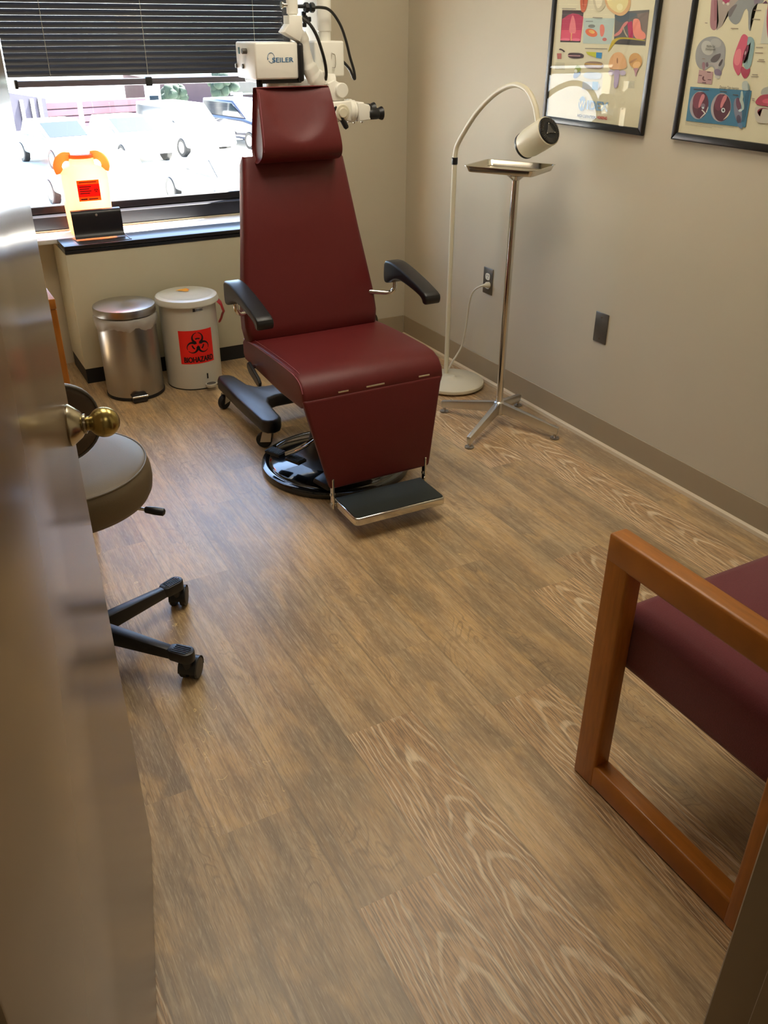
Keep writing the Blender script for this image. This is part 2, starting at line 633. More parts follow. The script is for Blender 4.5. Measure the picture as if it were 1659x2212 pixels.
def build_floor():
    w, ln = .182, 1.22
    known = {0: 1.37, 1: 1.22, 2: .935, 3: 1.353, 5: 1.275, 7: 1.625, 4: 1.02 + .55, 6: .62}
    openg = {(3, 0), (2, 0), (5, 0), (7, 0), (8, 1), (6, 2), (9, 0)}
    me = bpy.data.meshes.new('floor')
    vs, fs, uvs, seeds, styles = [], [], [], [], []
    rnd = random.Random(3)
    for r in range(-9, 13):
        x0 = .091 + r * w
        x1 = x0 + w
        x0c, x1c = max(x0, -1.3), min(x1, XW + .02)
        if x1c <= x0c:
            continue
        off = known.get(r, rnd.random() * ln)
        k0 = -4
        for k in range(k0, 4):
            ya, yb = off + (k - 1) * ln, off + k * ln      # plank k=0 ends at the joint, nearest the camera
            ya2, yb2 = max(ya, -1.5), min(yb, 4.42)
            if yb2 <= ya2:
                continue
            i = len(vs)
            vs += [(x0c, ya2, 0), (x1c, ya2, 0), (x1c, yb2, 0), (x0c, yb2, 0)]
            fs.append((i, i + 1, i + 2, i + 3))
            s = rnd.random()
            st = 1.0 if (r, k) in openg or ((r, k) not in {(4, 0), (4, 1), (3, 1), (5, 1), (2, 1), (1, 0), (1, 1), (0, 0), (6, 1)} and rnd.random() < .22) else 0.0
            if (r, k) in {(1, 1), (6, 2), (5, 2)}:
                st = 2.0
            seeds.append(s)
            styles.append(st)
            o = 0
            uvs += [(x0c - x0, yb - ya2 + o), (x1c - x0, yb - ya2 + o), (x1c - x0, yb - yb2 + o), (x0c - x0, yb - yb2 + o)]
    me.from_pydata(vs, [], fs)
    ul = me.uv_layers.new(name='UVMap')
    for i, c in enumerate(uvs):
        ul.data[i].uv = c
    a = me.attributes.new('seed', 'FLOAT', 'FACE')
    a.data.foreach_set('value', seeds)
    a = me.attributes.new('style', 'FLOAT', 'FACE')
    a.data.foreach_set('value', styles)
    me.materials.append(floor_mat())
    o = bpy.data.objects.new('floor', me)
    COL.objects.link(o)
    tag(o, 'oak-look vinyl plank floor of the room', 'floor', kind='structure')


build_floor()

g = G()
g.box(XW, XW + .1, -1.5, 4.5, 0, ZC)
struct(g, 'wall_right', M_WALL, 'beige right wall with two framed charts')
g = G()
g.box(WX1, XW, YB, YB + .62, 0, ZC)                       # pier between the recess and the corner
g.box(-1.3, WX1, 4.27, 4.5, 0, .626)                      # below the window
g.box(-1.3, WX0, 4.27, 4.5, .626, ZC)
g.box(WX0, WX1, 4.27, 4.5, 2.06, ZC)
struct(g, 'wall_back', M_WALL, 'beige wall around the recessed window')
g = G()
g.box(-1.4, -1.3, -1.5, 4.5, 0, ZC)
struct(g, 'wall_left', M_WALL, 'beige left wall behind the open door')
g = G()
g.box(-1.3, -.12, .33, .45, 0, ZC)
g.box(.90, XW, .33, .45, 0, ZC)
g.box(-.12, .90, .33, .45, 2.12, ZC)
struct(g, 'wall_front', M_WALL, 'beige wall around the doorway')
g = G()
g.box(-1.4, XW + .1, -1.6, -1.5, 0, ZC)
struct(g, 'wall_hall', M_WALL, 'beige corridor wall behind the camera')
g = G()
g.box(-1.4, XW + .1, -1.6, 4.5, ZC, ZC + .08)
struct(g, 'ceiling', M_CEIL, 'pale tiled ceiling')
g = G()
g.box(XW - .004, XW, .45, YB - .004, .012, .1085, .0015, 1)
struct(g, 'baseboard_right', M_BASE, 'tan baseboard along the right wall')
g = G()
g.box(WX1 + .002, XW - .005, YB - .004, YB, .012, .1085, .0015, 1)
struct(g, 'baseboard_back', M_BASE, 'tan baseboard in the far corner')
g = G()
g.prism([(XW - .0042, 0), (XW - .0042, .018), (XW - .009, .017), (XW - .014, .012), (XW - .016, 0)], 'xz', .46, YB - .006)
struct(g, 'trim_1', M_SHOE, 'pale quarter-round moulding along the right baseboard')
g = G()
g.box(.85, .90, .315, .465, 0, 2.12, .004, 1)
g.box(.836, .852, .315, .392, 0, 2.10, .002, 1)
struct(g, 'trim_2', M_JAMB, 'taupe door jamb at the right edge')
g = G()
g.box(-.12, -.072, .315, .44, 0, 2.12, .004, 1)
g.box(-.12, .90, .315, .44, 2.075, 2.12, .004, 1)
struct(g, 'trim_3', M_JAMB, 'door jamb on the hinge side')
g = G()
g.box(WX0 - .02, WX1 - .001, 4.105, 4.272, .600, .6195, .004, 2)
struct(g, 'trim_4', M_LEDGE, 'pale window stool behind the cabinet top')

# the open door: free edge at (.158, 1.273), hinge beside the left jamb
D0 = Vector((.158, 1.2726, 0))
DD = Vector((.239, .971, 0)).normalized()
DN = Vector((DD.y, -DD.x, 0))
a, b_ = D0 - DD * .905, D0
bk = -DN * .044
door = G()
door.hexa([a, b_, b_ + bk, a + bk] and [tuple(p + Vector((0, 0, z))) for z in (.008, 2.06) for p in (a, b_, b_ + bk, a + bk)], .0025, 2)
door = door.put('door_1', M_DOOR)
tag(door, 'taupe painted door standing open with a brass knob', 'door', kind='structure')
kc = D0 - DD * .048 + Vector((0, 0, .942))
g = G()
g.lathe([(.0300, 0), (.0310, .0025), (.0295, .005), (.019, .018), (.013, .022)], kc, 36, DN)
g.lathe([(.0115, .020), (.0145, .0215), (.0145, .0245), (.011, .0265)], kc, 28, DN)
g.put('rose', M_NICKEL, door)
g = G()
g.lathe([(.0105, .026), (.0105, .0295), (.0125, .0315)] + [(.0222 * math.sin(t), .0500 - .0222 * math.cos(t)) for t in [R(x) for x in range(40, 181, 10)]], kc, 36, DN)
g.put('knob', M_BRASS, door)
g = G()
for z in (.25, 1.03, 1.8):
    g.cyl(a + DN * .004 - DD * .004 + Vector((0, 0, z - .05)), a + DN * .004 - DD * .004 + Vector((0, 0, z + .05)), .006, 10)
put_each(g, 'hinge', M_NICKEL, door)

# the window
win = G()
win.box(WX0, WX1 - .001, 4.272, 4.40, .627, .686, .003, 1)
win.box(WX0, WX1 - .001, 4.33, 4.372, .686, .722, .003, 1)
win.box(WX1 - .036, WX1 - .001, 4.33, 4.39, .722, 2.05, .003, 1)
win.box(WX0, WX0 + .036, 4.33, 4.39, .722, 2.05, .003, 1)
win.box(WX0, WX1 - .001, 4.31, 4.39, 2.02, 2.06, .003, 1)
win = struct(win, 'window_1', M_WINFRAME, 'wide window with dark bronze frame above the sill')
g = G()
g.box(WX0 + .03, WX1 - .03, YG - .003, YG + .003, .71, 2.03)
g.put('pane', M_GLASS, win)

# venetian blind
bl = thing('window_blind', (1.165, 4.245, 2.02), 'black venetian blind lowered over the upper window', 'blind')
g = G()
n = 34
for i in range(n):
    z = 1.262 + i * .0225
    if z > 1.995:
        break
    ca, sa = math.cos(R(61)), math.sin(R(61))
    ring = []
    prof = [(-.0125, -.0), (-.006, .0012), (.0, .0016), (.006, .0012), (.0125, 0)]
    pts = [(p, q) for p, q in prof] + [(p, q - .0005) for p, q in prof[::-1]]
    ring = [(4.243 + p * ca - q * sa, z + p * sa + q * ca) for p, q in pts]
    g.loft([[(x, y, zz) for y, zz in ring] for x in (.531, 1.768)])
g.put('slats', M_BLIND, bl, 60)
g = G()
g.box(.562, 1.77, 4.229, 4.257, 1.212, 1.238, .004, 2)
br = g.put('bottom_rail', M_RAIL, bl)
g = G()
g.box(.553, .566, 4.226, 4.26, 1.207, 1.242, .003, 2)
g.box(1.766, 1.776, 4.226, 4.26, 1.207, 1.242, .003, 2)
g.box(1.098, 1.128, 4.224, 4.262, 1.206, 1.243, .004, 2)
put_each(g, 'end_cap', M_BLACK, br)
g = G()
g.box(.562, 1.77, 4.222, 4.265, 1.995, 2.02, .003, 1)
g.put('head_rail', M_BLIND, bl)
for x in (.70, 1.112, 1.62):
    g = G()
    g.tube([(x, 4.2275, 1.235), (x, 4.2275, 2.0)], .0011, 6)
    g.put('ladder_cord', M_SILVER, bl)

# ceiling lamps (real troffers; they light the room)
M_DIFF = mat('lamp_diffuser', 'f4efe2', .6, emit='fff0d8', estr=2.2)
for (lx, ly, e, lab) in ((.55, 2.2, CEIL, 'fluorescent ceiling troffer on the left half of the exam room ceiling'), (1.55, 2.2, CEIL, 'fluorescent ceiling troffer on the right half of the exam room ceiling'), (.5, -.75, HALL, 'fluorescent ceiling troffer in the corridor')):
    t = thing('ceiling_light', (lx, ly, ZC - .03), lab, 'ceiling light', 'ceiling troffers')
    g = G()
    g.box(lx - .31, lx + .31, ly - .61, ly - .59, ZC - .03, ZC)
    g.box(lx - .31, lx + .31, ly + .59, ly + .61, ZC - .03, ZC)
    g.box(lx - .31, lx - .29, ly - .59, ly + .59, ZC - .03, ZC)
    g.box(lx + .29, lx + .31, ly - .59, ly + .59, ZC - .03, ZC)
    g.put('housing', M_WHITE, t)
    g = G()
    g.box(lx - .29, lx + .29, ly - .59, ly + .59, ZC - .02, ZC - .012)
    g.put('diffuser', M_DIFF, t)
    o = light('ceiling_lamp', 'AREA', (lx, ly, ZC - .035), e, (1, .92, .76), aim=(0, 0, -1), size=.56, size_y=1.16)

# ------------------------------------------------------------------ outside
ZG = -3.0
M_ASPH = mat('sunlit_concrete', 'cdcbc6', .9, noise=.12, nscale=.8)
M_BLOCK = mat('retaining_block', '64484f', .9, noise=.15, nscale=1.2)
M_TIMBER = mat('timber_wall', '2c2a38', .9, noise=.3, nscale=2, stretch=(2, 2, .3))
M_LEAF = mat('foliage', '17281c', .9, noise=.5, nscale=3)
M_GRASS = mat('grass', '6f8c62', 1, noise=.2, nscale=2)
M_PALE = mat('pale_render', 'e4e0d8', .9, noise=.04)
M_BRICK = mat('brick_band', '553f46', .9, noise=.2, nscale=3)
M_DKGLASS = mat('dark_glass', '121c24', .1)
M_TRUNK = mat('bark', '6a5a4c', .9, noise=.2)
M_SIGN = mat('sign_panel', 'eceae6', .5)
g = G()
g.box(-260, 260, 5, 300, ZG - .2, ZG)
struct(g, 'ground', M_ASPH, 'sunlit parking lot outside the window')
g = G()
g.box(13.3, 60, 48.4, 56.6, ZG, ZG + .03)
o = g.put('lawn', M_GRASS)
tag(o, 'sunlit grass bank at the back of the parking lot', 'grass', kind='stuff')
w = thing('retaining_wall', (9, 46.5, ZG), 'pinkish block retaining wall at the back of the parking lot', 'wall')
for i in range(4):
    g = G()
    g.hexa([(7.1, 46 + i * .04, ZG + i * .31), (13.0, 47.2 + i * .04, ZG + i * .31), (13.0, 47.7, ZG + i * .31), (7.1, 46.6, ZG + i * .31),
            (7.1, 46 + i * .04, ZG + i * .31 + .28), (13.0, 47.2 + i * .04, ZG + i * .31 + .28), (13.0, 47.7, ZG + i * .31 + .28), (7.1, 46.6, ZG + i * .31 + .28)], .02, 1)
    g.put('course', M_BLOCK, w)
w = thing('timber_fence', (6.4, 44.6, ZG), 'grey timber wall with posts left of the block wall', 'fence')
g = G()
g.hexa([(5.0, 43.4, ZG), (7.1, 45.2, ZG), (7.0, 45.4, ZG), (4.9, 43.6, ZG), (5.0, 43.4, ZG + 1.9), (7.1, 45.2, ZG + 1.45), (7.0, 45.4, ZG + 1.45), (4.9, 43.6, ZG + 1.9)])
g.put('boards', M_TIMBER, w)
for k in (.12, .42, .66, .84):
    g = G()
    x, y = 5.0 + 2.1 * k, 43.4 + 1.8 * k
    g.box(x - .06, x + .08, y - .16, y - .02, ZG, ZG + 1.5)
    g.put('post', M_PALE, w)
b = thing('pale_building', (8, 56, ZG), 'white building behind the retaining wall', 'building')
g = G()
g.box(0, 12.8, 54, 66, ZG, ZG + 9)
g.put('walls', M_PALE, b)
b = thing('brick_building', (24, 58, ZG), 'low building with brick band beyond the grass', 'building')
g = G()
g.box(14.8, 40, 57, 66, ZG, ZG + 1.6)
g.put('brick_base', M_BRICK, b)
g = G()
g.box(14.8, 40, 56.9, 66, ZG + 1.6, ZG + 9)
g.put('upper_walls', M_PALE, b)
g = G()
g.box(20.0, 23.4, 56.85, 56.98, ZG + .55, ZG + 1.45)
f = g.put('window', M_PALE, b)
g = G()
g.box(20.15, 23.25, 56.8, 56.9, ZG + .65, ZG + 1.35)
g.put('pane', M_DKGLASS, f)


def blob(g, c, r, n, rnd, squash=1.0):
    for _ in range(n):
        d = Vector((rnd.gauss(0, 1), rnd.gauss(0, 1), rnd.gauss(0, 1))).normalized() * r * rnd.random() ** .5
        q = r * (.28 + .25 * rnd.random())
        rings = []
        ph = rnd.random() * 6
        for j in range(1, 7):
            rings.append([(c[0] + d.x + q * math.sin(PI * j / 7) * math.cos(6.283 * k / 9) * (1 + .25 * math.sin(5 * k + ph + j)),
                           c[1] + d.y + q * math.sin(PI * j / 7) * math.sin(6.283 * k / 9) * (1 + .25 * math.sin(4 * k + ph)),
                           c[2] + d.z * squash + q * math.cos(PI * j / 7)) for k in range(9)])
        g.loft(rings)


rnd = random.Random(5)
for (x, y, h, r, lab) in ((13.6, 47.2, 1.35, .58, 'small round tree beside the white sign'), (16.3, 47.4, 1.75, .7, 'bushy tree on the grass bank near the brick building')):
    t = thing('tree', (x, y, ZG), lab, 'tree', 'trees outside')
    g = G()
    g.cyl((x, y, ZG), (x, y, ZG + h), .09, 10)
    g.put('trunk', M_TRUNK, t)
    g = G()
    blob(g, (x, y, ZG + h), r, 26, rnd)
    g.put('crown', M_LEAF, t, 80)
for (x, y, r, lab) in ((10.4, 45.9, .40, 'dark shrub low at the middle of the block wall'), (12.4, 46.2, .42, 'dark shrub at the foot of the white sign'), (18.0, 47.9, .38, 'shrub row clump left in front of the brick band'), (20.2, 47.9, .38, 'shrub clump under the brick building window')):
    o = G()
    blob(o, (x, y, ZG + r * .5), r, 20, rnd, .55)
    o = o.put('shrub', M_LEAF, None, 80)
    tag(o, lab, 'shrub', 'shrubs outside')
s = thing('sign_post', (12.1, 45.4, ZG), 'white box sign on a white post', 'sign')
g = G()
g.box(11.72, 12.42, 45.3, 45.55, ZG + 1.0, ZG + 2.0, .02, 1)
g.put('sign_box', M_SIGN, s)
g = G()
g.box(11.86, 12.30, 45.28, 45.31, ZG + 1.07, ZG + 1.42)
g.put('dark_panel', M_DKGLASS, s)
g = G()
g.box(12.0, 12.2, 45.35, 45.5, ZG, ZG + 1.0)
g.put('post', M_SIGN, s)
s = thing('white_post', (8.6, 45.4, ZG), 'white post standing before the block wall', 'post')
g = G()
g.cyl((8.6, 45.4, ZG), (8.6, 45.4, ZG + 1.25), .11, 12)
g.put('shaft', M_SIGN, s)
s = thing('parking_sign', (16.0, 44.5, ZG), 'small white parking sign on a thin pole', 'sign')
g = G()
g.box(15.8, 16.25, 44.48, 44.52, ZG + .95, ZG + 1.5)
g.put('panel', M_SIGN, s)
g = G()
g.cyl((16.02, 44.53, ZG), (16.02, 44.53, ZG + 1.5), .03, 8)
g.put('pole', M_SILVER, s)


def car(x, y, yaw, paint, kind, label, L=4.6, W=1.8):
    """nose towards -Y before the turn"""
    t = thing('car', (x, y, ZG), label, 'car', 'parked cars')
    M = Matrix.Translation((x, y, ZG)) @ Matrix.Rotation(yaw, 4, 'Z')
    suv = kind == 'suv'
    H = 1.72 if suv else 1.45
    hood = 1.0 if suv else .86
    belt = 1.12 if suv else .94
    h = L / 2
    low = [(-h, .42), (-h + .08, .34), (h - .1, .34), (h, .5), (h - .04, belt), (h - .5, belt + .02), (-h + 1.35, belt), (-h + .5, hood), (-h + .1, hood - .16)]
    g = G()
    g.prism(low, 'yz', -W / 2, W / 2, .1, 3, M)
    g.put('body', paint, t)
    if suv:
        roof = [(h - .25, belt - .02), (h - .42, H), (-h + 2.1, H), (-h + 1.2, belt - .02)]
    else:
        roof = [(h - .75, belt - .02), (h - 1.25, H), (-h + 2.15, H), (-h + 1.2, belt - .02)]
    g = G()
    g.prism(roof, 'yz', -W / 2 + .1, W / 2 - .1, .07, 3, M)
    rf = g.put('cabin', paint, t)
    wb, wf = roof[0], roof[3]
    tb, tf = roof[1], roof[2]
    g = G()
    for sx in (-1, 1):
        X = sx * (W / 2 - .095)
        g.prism([(wb[0] - .16, belt + .03), (tb[0] - .1, H - .1), (tf[0] + .03, H - .1), (wf[0] + .18, belt + .03)], 'yz', X - .012, X + .012, 0, 1, M)
    q = Vector((0, tf[0] - wf[0], tf[1] - wf[1]))
    nn = Vector((0, -q.z, q.y)).normalized() * .012
    p = Vector((0, wf[0], wf[1]))
    a_, b2 = p + q * .12, p + q * .9
    ww = W / 2 - .22
    g.hexa([tuple(a_ + Vector((s_ * ww, 0, 0)) + k * nn) for k in (-1,) for s_ in (-1, 1)] + [tuple(b2 + Vector((s_ * ww, 0, 0)) - nn) for s_ in (1, -1)] +
           [tuple(a_ + Vector((s_ * ww, 0, 0)) + nn) for s_ in (-1, 1)] + [tuple(b2 + Vector((s_ * ww, 0, 0)) + nn) for s_ in (1, -1)], 0, 1, M)
    g.put('windows', M_DKGLASS, t)
    for sx in (-1, 1):
        for yy in (-h + .85, h - .9):
            g = G()
            c = M @ Vector((sx * (W / 2 - .18), yy, .33))
            ax = M.to_3x3() @ Vector((sx, 0, 0))
            g.lathe([(.2, 0), (.33, 0), (.34, .03), (.34, .18), (.31, .21), (.22, .2)], c, 20, ax)
            wh = g.put('wheel', M_RUBBER, t)
            g = G()
            g.lathe([(.21, .17), (.21, .205), (.06, .222), (.001, .222)], c, 16, ax)
            g.put('hub_cap', M_SILVER, wh)
    g = G()
    for sx in (-1, 1):
        g.box(sx * .62 - .2, sx * .62 + .2, -h - .01, -h + .14, hood - .3, hood - .17, .02, 1, M)
    put_each(g, 'headlight', M_SILVER, t)


P_WHITE = mat('white_car_paint', 'e8e8e6', .25, coat=.5)
P_SILV = mat('silver_car_paint', 'c4c8ca', .25, metal=.3, coat=.5)
P_NAVY = mat('navy_car_paint', '0c1024', .2, coat=.6)
car(13.7, 37.2, R(14), P_NAVY, 'suv', 'dark navy parked car at the right of the lot', 4.7, 1.9)
car(10.7, 36.4, R(12), P_WHITE, 'suv', 'tall white parked car next to the dark navy one', 4.9, 1.95)
car(8.2, 35.4, R(12), P_WHITE, 'sedan', 'white parked sedan left of the tall white car')
car(5.7, 34.9, R(12), P_SILV, 'sedan', 'pale silver parked sedan leftmost of the far row')
car(5.0, 25.4, R(188), P_WHITE, 'sedan', 'white parked sedan in the near row beside the orange jug')
car(8.1, 24.3, R(188), P_SILV, 'sedan', 'silver parked sedan in the near row beside the headrest')

# ------------------------------------------------------------------ convector cabinet under the window
rc = thing('convector_cabinet', (1.2, 4.02, 0), 'cream metal convector cabinet with black top below the window', 'cabinet')
g = G()
g.box(.590, 1.836, 3.94, 4.24, .07, .585, .003, 2)
g.put('body', M_RADBODY, rc)
g = G()
g.box(.592, 1.836, 3.945, 4.24, 0, .0695)
g.put('kick_plate', M_RUBBER, rc)
g = G()
g.box(.590, 1.836, 3.936, 4.104, .586, .600, .002, 1)
g.box(.590, 1.836, 3.934, 4.104, .603, .620, .003, 2)
top = g.put('top', M_RADTOP, rc)
g = G()
for x0, x1, y0, y1 in ((.655, .66, 3.955, 4.06), (.878, .883, 3.955, 4.06), (.655, .883, 3.953, 3.957)):
    g.box(x0, x1, y0, y1, .620, .6225)
g.put('hatch_rim', M_GRAY, top)
fl = G()
prof = catmull([(4.035, .624, 0), (4.048, .645, 0), (4.052, .69, 0), (4.056, .722, 0), (4.064, .735, 0), (4.076, .737, 0)], 4)
ring = [(p[0], p[1]) for p in prof] + [(p[0] + .004, p[1] + .001) for p in prof[::-1]]
fl.loft([[(x, y, z) for y, z in ring] for x in (.660, .668, .856, .874)])
fl = fl.put('access_flap', M_RADTOP, rc)
g = G()
g.cyl((.766, 4.0555, .716), (.766, 4.050, .716), .0055, 14, .001)
g.put('flap_latch', M_SILVER, fl)

# ------------------------------------------------------------------ sharps jug
sj = thing('sharps_container', (.762, 4.19, .62), 'translucent orange sharps jug with red label on the window stool', 'container')
g = G()
cx_, cy_ = .762, 4.188
def rr(hx, hy, r, z, n=6):
    pts = []
    for sx, sy, a0 in ((1, 1, 0), (-1, 1, 90), (-1, -1, 180), (1, -1, 270)):
        for k in range(n + 1):
            a = R(a0 + 90 * k / n)
            pts.append((cx_ + sx * (hx - r) + r * math.cos(a), cy_ + sy * (hy - r) + r * math.sin(a), z))
    return pts
g.loft([rr(.088, .060, .03, .6205), rr(.092, .064, .035, .63), rr(.101, .066, .035, .85), rr(.099, .065, .035, .876), rr(.078, .052, .03, .898), rr(.054, .042, .03, .908), rr(.052, .040, .03, .934), rr(.0, .0, .0, .936)])
body = g.put('body', M_SHARPS, sj)
g = G()
for s_ in (-1, 1):
    g.tube(catmull([(cx_ + s_ * .044, cy_, .942), (cx_ + s_ * .072, cy_, .943), (cx_ + s_ * .094, cy_, .927), (cx_ + s_ * .103, cy_, .902), (cx_ + s_ * .096, cy_, .878)], 6), .012, 12, squash=1.6)
put_each(g, 'handle', M_SHARPS_LID, sj)
g = G()
g.lathe([(.05, 0), (.052, .002), (.052, .013), (.05, .015)], (cx_, cy_, .935), 28)
g.put('cap', M_SHARPS_LID, sj)
g = G()
g.box(.716, .811, 4.1195, 4.1215, .765, .851)
lb = g.put('label', M_ORANGE, sj)
g = G()
g.box(.7165, .8105, 4.1185, 4.1196, .783, .834)
g.put('red_band', M_REDBAND, lb)
g = G()
for i in range(4):
    g.box(.724, .774 - .008 * (i % 2), 4.1180, 4.1186, .823 - i * .009, .826 - i * .009)
g.box(.724, .752, 4.119, 4.1196, .771, .776)
g.box(.758, .798, 4.119, 4.1196, .771, .775)
g.box(.724, .80, 4.119, 4.1196, .841, .8445)
g.put('label_print', M_INK, lb)


def biohazard(s, wrap, R_=1.0):
    """symbol as flat patches; wrap maps (x, y) on the label to a point"""
    q = []

    def patch(pts):
        tb = bmesh.new()
        f = tb.faces.new([tb.verts.new((p[0], p[1], 0)) for p in pts])
        bmesh.ops.triangulate(tb, faces=[f])
        for v in tb.verts:
            v.co = Vector(wrap(v.co.x * R_, v.co.y * R_))
        s._merge(tb)
    n = 26
    for k in range(3):
        a = PI / 2 + k * 2 * PI / 3
        co, si = math.cos(a), math.sin(a)

        def rot(x, y):            # local: +x outward
            return (x * co - y * si, x * si + y * co)
        co_c, ro, ci_c, ri = .50, .50, .585, .365
        gap = .14
        for sgn in (-1, 1):
            prev = None
            for i in range(n + 1):
                t = gap + (PI - .30 - gap) * i / n
                po = (co_c + ro * math.cos(t), sgn * ro * math.sin(t))
                t2 = gap * 1.2 + (PI - .36 - gap) * i / n
                pi_ = (ci_c + ri * math.cos(t2), sgn * ri * math.sin(t2))
                if prev:
                    patch([rot(*prev[0]), rot(*po), rot(*pi_), rot(*prev[1])])
                prev = (po, pi_)
        # arc of the inner ring inside this loop
        prev = None
        for i in range(13):
            t = -.40 + .80 * i / 12
            po = (.54 * math.cos(t), .54 * math.sin(t))
            pi_ = (.42 * math.cos(t), .42 * math.sin(t))
            if prev:
                patch([rot(*prev[0]), rot(*po), rot(*pi_), rot(*prev[1])])
            prev = (po, pi_)
        # bridge between loops
        b0 = a + PI / 3
        c1, s1 = math.cos(b0), math.sin(b0)
        patch([(x * c1 - y * s1, x * s1 + y * c1) for x, y in ((.12, -.035), (.30, -.075), (.44, -.13), (.47, 0), (.44, .13), (.30, .075), (.12, .035))])


g = G()
biohazard(g, lambda x, y: (.794 + x, 4.1178, .808 + y), .0115)
g.put('biohazard_symbol', M_INK, lb, flat=True)

# ------------------------------------------------------------------ steel pedal bin
sx_, sy_ = .765, 3.75
pb = thing('pedal_bin', (sx_, sy_, 0), 'round brushed steel pedal bin with clear bag under its lid', 'bin')
g = G()
g.lathe([(.118, .012), (.1245, .014), (.1245, .35), (.121, .352)], (sx_, sy_, 0), 64)
g.put('body', M_STEEL, pb)
g = G()
g.lathe([(.122, 0), (.127, .002), (.127, .014), (.122, .016)], (sx_, sy_, 0), 48)
g.put('base_ring', M_RUBBER, pb)
g = G()
g.lathe([(.130, .366), (.1315, .367), (.1315, .394), (.129, .398), (.11, .402), (.06, .407), (.001, .409)], (sx_, sy_, 0), 64)
g.put('lid', M_STEEL, pb)
g = G()
pc = Vector((sx_ - .018, sy_ - .125, 0))
g.box(pc.x - .034, pc.x + .034, pc.y - .03, pc.y + .012, .027, .034, .002, 2)
g.box(pc.x - .031, pc.x + .031, pc.y - .028, pc.y + .004, .004, .026, .002, 1)
pdl = g.put('pedal', M_BLACK, pb)
g = G()
g.box(pc.x - .034, pc.x + .034, pc.y - .0315, pc.y - .029, .026, .034, .0008, 1)
g.put('pedal_lip', M_CHROME, pdl)
g = G()
n = 96
rings = []
rnd = random.Random(11)
wob = [rnd.uniform(-1, 1) for _ in range(n)]
for j, (r_, z_) in enumerate(((.1255, .362), (.131, .360), (.1345, .350), (.1335, .335), (.1285, .322), (.1262, .318))):
    ring = []
    for k in range(n):
        a = 2 * PI * k / n
        sag = .012 * math.sin(3 * a + .7) + .006 * math.sin(7 * a) + .003 * wob[k]
        d = abs((a - R(262) + PI) % (2 * PI) - PI)
        sag -= .028 * max(0, 1 - d / .28)
        q = j / 5
        ring.append((sx_ + (r_ + .0025 * math.sin(11 * a + j) * q) * math.cos(a), sy_ + (r_ + .0025 * math.sin(11 * a + j) * q) * math.sin(a), z_ + sag * q))
    rings.append(ring)
g.loft(rings, cap=False)
lin = g.put('bin_liner', M_LINER, None, 80)
tag(lin, 'clear plastic bag folded over the steel pedal bin rim', 'bag')

# ------------------------------------------------------------------ white biohazard bin
bx, by, brad = 1.041, 3.752, .1245
bb = thing('step_can', (bx, by, 0), 'white enamel step can with red biohazard sticker', 'bin')
g = G()
g.lathe([(.119, .002), (.1225, .005), (brad, .02), (brad, .375), (.120, .377)], (bx, by, 0), 64)
g.put('body', M_BIO, bb)
g = G()
g.lathe([(.116, 0), (.1235, .0), (.1235, .004), (.116, .004)], (bx, by, 0), 48)
g.put('base_ring', M_RUBBER, bb)
g = G()
g.lathe([(.134, .378), (.1395, .379), (.1405, .384), (.1385, .389), (.1375, .398), (.134, .404), (.120, .409), (.112, .4085), (.105, .405), (.05, .408), (.001, .409)], (bx, by, 0), 64)
lid = g.put('lid', M_BIO, bb)
g = G()
g.poly([(bx - .028, by + .062, .4115), (bx + .022, by + .066, .413), (bx + .026, by + .045, .411), (bx + .018, by + .022, .4105), (bx + .004, by + .024, .4105)])
yst = g.put('torn_sticker', M_YELLOW, lid, flat=True)
g = G()
for p in ([(bx + .022, by + .066, .4128), (bx + .030, by + .048, .4112), (bx + .025, by + .040, .4114)], [(bx - .022, by + .055, .4118), (bx + .0, by + .026, .4108), (bx - .004, by + .030, .4114)]):
    g.poly(p)
g.put('red_scrap', M_STICKER, yst, flat=True)
TH0 = math.atan2(-.964, -.267) + R(11)


def onbin(x, z, lift=0.0006):
    a = TH0 + x / brad
    return (bx + (brad + lift) * math.cos(a), by + (brad + lift) * math.sin(a), z)


g = G()
n = 24
g.loft([[onbin(-.078 + .156 * i / n, z) for i in range(n + 1)] for z in (.124, .276)], cap=False, closed=False)
st = g.put('biohazard_sticker', M_STICKER, bb)
g = G()
biohazard(g, lambda x, y: onbin(x + .004, .2135 + y, .0010), .0535)
g.put('biohazard_symbol', M_INK, st, flat=True)
g = G()
g.bold('BIOHAZARD', None, .035, .0011, align='CENTER', width=.134, wrap=lambda x, y: onbin(x + .004, .1315 + y, .0010))
g.put('lettering', M_INK, st, flat=True)
g = G()
g.loft([[onbin(-.004 + .05 * i / 8, z) for i in range(9)] for z in (.358, .372)], cap=False, closed=False)
ml = g.put('maker_label', M_SILVER, bb)
g = G()
for z in (.3615, .366):
    g.loft([[onbin(.012 + .028 * i / 8, zz, .001) for i in range(9)] for zz in (z, z + .002)], cap=False, closed=False)
g.loft([[onbin(-.002 + .009 * i / 4, zz, .001) for i in range(5)] for zz in (.359, .371)], cap=False, closed=False)
g.put('label_print', M_INK, ml)
g = G()
p0 = Vector(onbin(.034, .048))
dr = Vector((p0.x - bx, p0.y - by, 0)).normalized()
tn = Vector((-dr.y, dr.x, 0))
g.hexa([tuple(p0 + tn * s_ * .003 + dr * (-.004 if i else .0014) + Vector((0, 0, z))) for z in (0, .024) for s_, i in ((-1, 0), (1, 0), (1, 1), (-1, 1))])
g.put('pedal_slot', M_INK, bb)
g = G()
pc = p0 + dr * .028 + Vector((0, 0, -.018))
